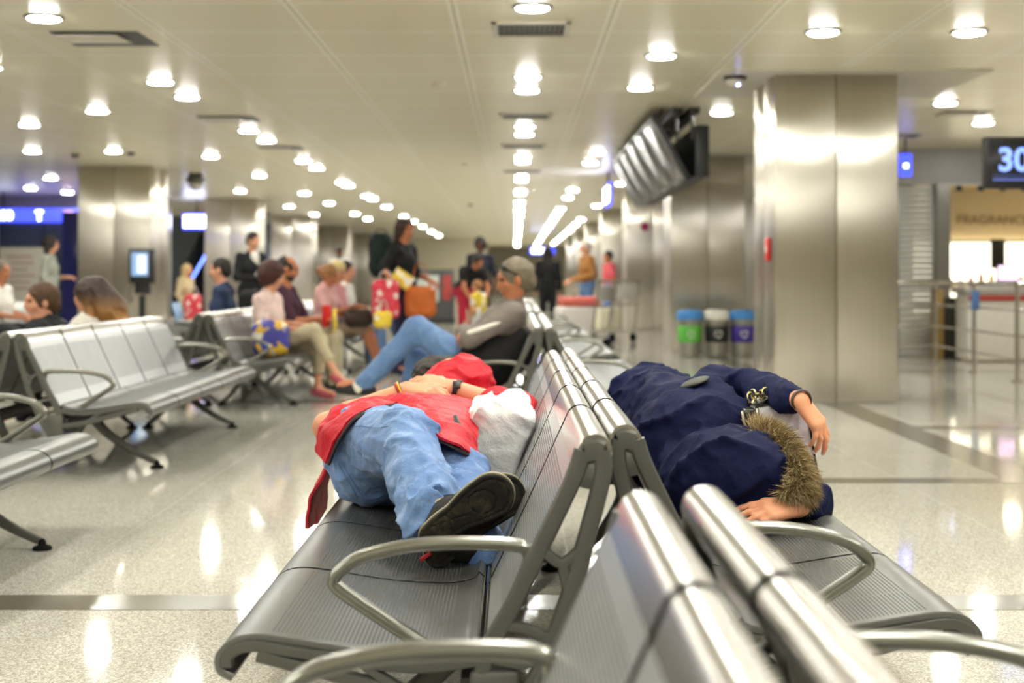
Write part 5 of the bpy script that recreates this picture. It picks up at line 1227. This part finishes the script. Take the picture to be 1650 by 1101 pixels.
# standing woman
Js = stand(-1.21, 15.35, math.radians(-25), 1.68, hf=(1, -.25, -.05), elL=(.02, .25, 1.10), wrL=(.26, .16, 1.02), elR=(-.08, -.28, 1.15), wrR=(.06, -.40, 1.06))
sw = person('woman standing in black top and navy trousers with shopping bags and a tan handbag', Js, BLK, c_('navy_trousers', 40, 42, 70), ('bob', m_hair('dark_brown_hair', rgb(62, 42, 32))), c_('navy_shoe', 40, 40, 60), SK2, sleeve=1.2)
def softbag(label, name, c, hw, m, strap=None, sm=None, patch=None, rz=0.0, tilt=0.0):
    t = thing(name, label, 'bag', (c[0], c[1], c[2] - hw[2]), rz)
    Fd = Field(); Fd.box((0, 0, hw[2]), hw, np.array(Matrix.Rotation(tilt, 3, 'Y')), rd=min(hw) * .8, k=.02); Fd.build('body', .012, m, t, disp=folds(.014, 12, (0, 0, 1), 2, c[0]))
    if strap is not None:
        bm = bmesh.new(); sweep(bm, catmull([(-hw[0] * .6, 0, hw[2] * 2 - .03), (-hw[0] * .3, 0, hw[2] * 2 + strap), (hw[0] * .3, 0, hw[2] * 2 + strap), (hw[0] * .6, 0, hw[2] * 2 - .03)], 6), .022, .010); obj('strap', bm, sm or m, t)
    if patch is not None:
        bm = bmesh.new(); lathe(bm, [(hw[2] * .62, -.006), (hw[2] * .62, .006)], (0, -hw[1] - .004, hw[2]), 20, 'y'); obj('print', bm, patch, t)
    return t
def m_print(name, a, b, c2, sc):
    t = NT(name); tc = t.obj(); col = t.mix(t.step(t.noise(sc, 2, .5, tc), .50, .54), rgb(*a), rgb(*b)); col = t.mix(t.step(t.noise(sc * .7, 1, .5, t.obj(scale=(1.3, 1, 1), rot=(1, 2, 0))), .60, .63), col, rgb(*c2)); t.p(col=col, rough=.4); return t.m
RW = m_print('red_print_plastic', (206, 44, 62), (212, 60, 76), (232, 214, 208), 14); YW = m_print('yellow_print_plastic', (232, 200, 60), (226, 190, 50), (236, 230, 214), 14)
MIXP = m_print('blue_yellow_print', (74, 72, 160), (232, 186, 50), (232, 224, 214), 9); WP = c_('white_bag_plastic', 224, 220, 214, rough=.35)
softbag('orange tan leather handbag at the hip of the standing woman', 'handbag', (-1.00, 15.03, .80), (.16, .07, .16), c_('tan_leather', 190, 100, 46, rough=.4), .22)
softbag('red and white plastic bag held in front of the standing woman', 'shopping_bag', (-1.35, 14.85, .83), (.14, .08, .20), RW, .08, WP)
softbag('small yellow and white bag hanging below the red one', 'shopping_bag', (-1.37, 14.75, .62), (.09, .06, .09), YW, .10, WP)
softbag('dark backpack on the back of the standing woman', 'backpack', (-1.47, 15.6, 1.30), (.13, .17, .24), c_('backpack_cloth', 30, 42, 40), .04)
bm = bmesh.new(); box(bm, (0, 0, 0), (.22, .02, .16), .005, Matrix.Rotation(.6, 3, 'Y')); o = obj('paper_folder', bm, YW); o.location = (-1.19, 15.0, 1.04); tag(o, 'yellow folder in the hand of the standing woman', 'folder')
# suited man
Jm = stand(-3.46, 18.6, math.radians(-40), 1.64, head=(.05, 0, 1.54), hf=(1, .1, -.25), elL=(.05, .27, 1.08), wrL=(.30, .10, 1.06), elR=(.05, -.27, 1.06), wrR=(.30, -.12, 1.04))
sm_ = person('man standing in a black suit and white shirt, looking down at his hands', Jm, BLK, BLK, ('crop', DK), M['black'], SK, sleeve=1.95, longtop=.12, fat=1.12)
Fd = Field(); T2 = loc2w(0, 0, math.radians(-40)); Fd.cap(T2((.12, 0, 1.05)), .035, T2((.085, 0, 1.34)), .06, k=.02); Fd.build('shirt_front', .011, M['white'], sm_)
# man in navy, turned away, grey trousers, with blue laptop
Jn = sit(-2.90, 14.05, math.pi, 1.72, .38, .02, hf=(1, -.1, -.1), knL=(.42, .12, .60), knR=(.42, -.10, .50), wrL=(.34, .06, .62), wrR=(.34, -.12, .60))
person('man in a navy shirt and grey trousers seated with his back to the crowd', Jn, c_('navy_shirt', 44, 56, 84), c_('grey_trousers', 140, 138, 136), ('crop', DK), M['black'], SK, sleeve=1.6)
t = thing('laptop', 'pale blue laptop on the lap of the man in navy', 'laptop', (-3.20, 14.0, .60), .0); quick('base', t, M['frame'], ((0, 0, .01), (.24, .32, .018))); bm = bmesh.new(); box(bm, (-.11, 0, .11), (.014, .32, .21), .004, Matrix.Rotation(-.25, 3, 'Y')); obj('screen', bm, mat('light_blue_lid', rgb(130, 170, 214), .4), t)
t = softbag('black backpack standing on the bench behind the navy shirted man', 'backpack', (-3.00, 16.1, .66), (.13, .12, .26), BLK, .05)
# seated crowd
Jc = sit(-2.13, 12.35, math.radians(-12), 1.60, .385, .02, head=(.02, 0, 1.07), neck=(-.02, 0, .92), shL=(-.02, .16, .86), shR=(-.02, -.16, .86), chest=(-.02, 0, .74), hf=(1, .35, -.25), wrR=(.26, -.10, .62), wrL=(.28, .12, .64), elR=(.04, -.24, .62), knR=(.42, -.06, .60), anR=(.62, -.04, .22), knL=(.42, .10, .50), anL=(.40, .10, .09))
pc_ = person('dark haired woman in white blouse and khaki trousers with legs crossed', Jc, c_('pale_pink_blouse', 224, 196, 190), c_('khaki', 190, 176, 146), ('curly', m_hair('auburn_hair', rgb(70, 34, 26))), c_('pink_sneaker', 196, 96, 110), SK, sleeve=.7, leg=1.6)
softbag('yellow white and blue shopping bag hanging beside the khaki trousers', 'shopping_bag', (-2.06, 11.98, .545), (.15, .09, .15), MIXP, .06, WP)
Jb = sit(-2.13, 13.35, math.radians(-5), 1.72, .385, .04, hf=(1, .2, -.35), wrL=(.34, .1, .66), wrR=(.34, -.1, .66), elL=(.1, .24, .66), elR=(.1, -.24, .66))
person('bald bearded man in dark top reading something red', Jb, c_('dark_maroon_top', 70, 40, 56), c_('stone_trousers', 170, 158, 132), ('bald', DK), M['dark'], SK2, sleeve=.9, beard=DK)
bm = bmesh.new(); box(bm, (0, -.07, 0), (.02, .15, .2), .004, Matrix.Rotation(.3, 3, 'Z')); box(bm, (0, .07, 0), (.02, .15, .2), .004, Matrix.Rotation(-.3, 3, 'Z')); o = obj('magazine', bm, c_('bright_red', 210, 40, 34)); o.location = (-1.76, 13.2, .70); tag(o, 'open red magazine held by the bearded man', 'magazine')
bm = bmesh.new(); box(bm, (0, 0, 0), (.02, .16, .18), .004, Matrix.Rotation(.5, 3, 'X')); o = obj('leaflet', bm, YW); o.location = (-1.66, 13.1, .66); tag(o, 'yellow leaflet beside the open red magazine', 'leaflet')
Jd = sit(-2.10, 15.75, math.radians(-10), 1.66, .385, .0, head=(.04, 0, 1.02 + .06), hf=(1, 0, -.3), elL=(.12, .25, .66), elR=(.12, -.25, .66), wrL=(.36, .05, .74), wrR=(.36, -.05, .74), knL=(.46, .10, .50), knR=(.48, -.10, .50), anL=(.60, .10, .10), anR=(.62, -.04, .10))
person('woman with short blonde hair, pink top and bare legs', Jd, c_('soft_pink_top', 220, 168, 166), c_('taupe_shorts', 150, 130, 108), ('bun', GB_), c_('brown_shoe', 90, 60, 44), SK2, sleeve=.6, leg=.95)
softbag('dark brown handbag in the lap of the woman in pink', 'handbag', (-1.70, 15.5, .62), (.16, .1, .09), c_('dark_brown_leather', 62, 50, 44, rough=.4), .06)
Je = sit(-2.10, 16.75, math.radians(-10), 1.68, .385, .02, hf=(1, -.2, -.3), wrL=(.3, .05, .7), wrR=(.3, -.05, .7))
person('person with long pale blonde hair in a pink checked shirt', Je, c_('pink_check_shirt', 206, 140, 146, scale=30), m_denim('jeans_far', rgb(84, 110, 150), rgb(100, 126, 166), rgb(130, 150, 186)), ('long', BL_), M['white'], SK, sleeve=1.5)
Jf = sit(-2.10, 17.6, math.radians(-10), 1.72, .385, .02); person('person in white top and jeans seated behind the long blonde hair', Jf, c_('white_top', 222, 218, 212), JEA, ('short', DK), M['white'], SK, sleeve=.6)
Jg = stand(-3.95, 32, math.radians(-80), 1.75, hf=(1, 0, 0)); person('distant man in a white shirt standing before the corridor wall', Jg, c_('white_shirt', 226, 222, 216), BLK, ('crop', DK), M['black'], SK3, sleeve=.6)
# left group
Jh = sit(-3.02, 9.15, math.pi, 1.70, .38, .0, head=(.02, 0, .90), neck=(-.02, 0, .76), shL=(-.02, .18, .71), shR=(-.02, -.18, .71), chest=(.0, 0, .68), hf=(.9, .5, -.1), wrL=(.3, .1, .55), wrR=(.3, -.1, .55))
person('brown haired young man in a black shirt, head turned, backing the empty bench', Jh, c_('charcoal_tee', 34, 36, 40), c_('navy_jeans', 38, 46, 70), ('short', BR), M['white'], SK, sleeve=.6, h=.010)
Ji = sit(-3.0, 10.0, math.pi, 1.66, .38, .0, head=(.0, 0, .93), neck=(-.02, 0, .79), shL=(-.02, .17, .73), shR=(-.02, -.17, .73), chest=(.0, 0, .68), hf=(1, -.3, -.1), wrL=(.3, .1, .55), wrR=(.3, -.1, .55))
OMB = NT('ombre_hair'); zc = OMB.sep(OMB.obj())[2]; nn_ = OMB.noise(1.0, 3, .7, OMB.obj(scale=(60, 60, 10))); cc_ = OMB.mix(OMB.step(OMB.math('ADD', zc, OMB.math('MULTIPLY', nn_, .10)), .78, 1.02), rgb(196, 138, 72), rgb(64, 46, 38)); OMB.p(col=OMB.mix(nn_, tuple([.25] * 3), tuple([.9] * 3)), rough=.5)
mx = OMB.node('ShaderNodeMix', data_type='RGBA', blend_type='MULTIPLY'); mx.inputs[0].default_value = .5; OMB.t.links.new(cc_, mx.inputs[6]); OMB.t.links.new(OMB.mix(nn_, (.3, .3, .3), (1, 1, 1)), mx.inputs[7]); OMB.t.links.new(mx.outputs[2], OMB.b.inputs['Base Color']); OMB.bump(nn_, .8, .01)
pw_ = person('woman with long hair fading from dark to golden, white top, back to us', Ji, c_('white_knit', 224, 218, 208), c_('black_jeans', 36, 36, 42), ('long', OMB.m), M['white'], SK, sleeve=1.4, h=.010)
Hm = Field(); b0 = vec(-3.0, 10.0, 0); Hm.chain([(vec(-2.95, 10, .96) - b0, .105), (vec(-2.84, 9.98, .84) - b0, .10), (vec(-2.76, 9.96, .72) - b0, .07)], k=.04); Hm.build('hair', .012, OMB.m, pw_, disp=folds(.016, 26, (1, 0, -1.2), 3, 2))
Jj = stand(-6.75, 20.6, math.radians(5), 1.64, hf=(1, .35, .0), elL=(.0, .24, 1.05), wrL=(.24, .12, 1.06)); person('woman standing in a grey top with dark wavy hair by the notice board', Jj, c_('grey_green_top', 150, 152, 142), BLK, ('bob', DK), M['black'], SK, sleeve=1.4)
Jk = sit(-5.62, 15.6, math.radians(-5), 1.70, .38, .05, hf=(1, -.2, -.1)); person('grey haired man in a white shirt seated near the picture edge', Jk, c_('white_shirt_b', 226, 222, 214), BLK, ('crop', GH), M['black'], SK2, sleeve=.6)
t = softbag('dark bag standing in front of the white shirted man', 'travel_bag', (-5.15, 13.9, .45), (.30, .2, .16), BLK, .08)
# person in beige beside the pillar with a red and white bag
Jl = stand(-5.05, 21.8, math.radians(-20), 1.25, hf=(1, 0, -.1)); person('small person in a beige coat standing at the edge of the wide steel pillar', Jl, c_('beige_coat', 196, 176, 140), c_('sand_trousers', 190, 178, 160), ('long', m_hair('straw_hair', rgb(196, 168, 120))), M['white'], SK, sleeve=1.9, longtop=.15)
softbag('red and white bag carried by the person in beige', 'shopping_bag', (-4.88, 21.55, .60), (.13, .08, .20), RW, .1, WP)
# far aisle group
Jo = stand(-.72, 21.3, math.radians(-60), 1.60, pel=(-.15, 0, .86), chest=(.08, 0, 1.08), neck=(.22, 0, 1.20), head=(.34, 0, 1.30), hf=(.8, 0, -.6), shL=(.2, .17, 1.16), shR=(.2, -.17, 1.16), elL=(.28, .2, .9), elR=(.28, -.2, .9), wrL=(.38, .1, .68), wrR=(.38, -.1, .68))
person('person in a black top and red trousers bending down towards a child', Jo, BLK, c_('red_trousers', 170, 40, 60), ('bun', DK), M['black'], SK2, sleeve=.5)
Jp = stand(-.45, 17.6, math.radians(150), 1.02); person('small child in a yellow shirt beside the grey haired man', Jp, YW, c_('white_shorts', 220, 216, 210), ('short', GB_), M['white'], SK, sleeve=.5, leg=.7)
Jq = stand(-.62, 25.5, math.radians(-100), 1.75); person('person in dark clothes walking up the far aisle', Jq, c_('dark_blue_top', 36, 38, 50), BLK, ('curly', DK), M['black'], SK3, sleeve=1.2)
Jr = stand(.62, 27, math.radians(90), 1.62); person('person in a black hooded top behind the grey haired man', Jr, BLK, BLK, ('long', DK), M['black'], SK, sleeve=2)
Jt = stand(1.28, 25.3, math.radians(200), 1.70, wrL=(.3, .1, 1.0), wrR=(.3, -.1, 1.0)); person('person in brown jacket and jeans pushing a luggage trolley', Jt, c_('brown_jacket', 160, 110, 60), JEA, ('crop', m_hair('white_hair', rgb(220, 206, 196))), M['dark'], SK, sleeve=1.9)
Ju = stand(1.95, 29.5, math.radians(200), 1.60); person('person in a red top near the far steel pillars', Ju, c_('coral_top', 206, 90, 96), JEA, ('short', DK), M['dark'], SK2, sleeve=.8)
Jv = sit(-1.60, 20.5, 0.3, 1.7, .1, .3); person('person in jeans crouching on the floor by the vending machine', Jv, c_('blue_top', 70, 84, 110), m_denim('jeans_dark', rgb(50, 70, 110), rgb(60, 84, 126), rgb(90, 110, 150)), ('short', DK), c_('brown_boot', 140, 96, 60), SK, sleeve=1.2)
o = softbag('orange cloth bag on the bench beside the grey haired man', 'cloth_bag', (-.36, 9.6, .52), (.12, .14, .12), c_('coral_cloth', 222, 92, 76), None)
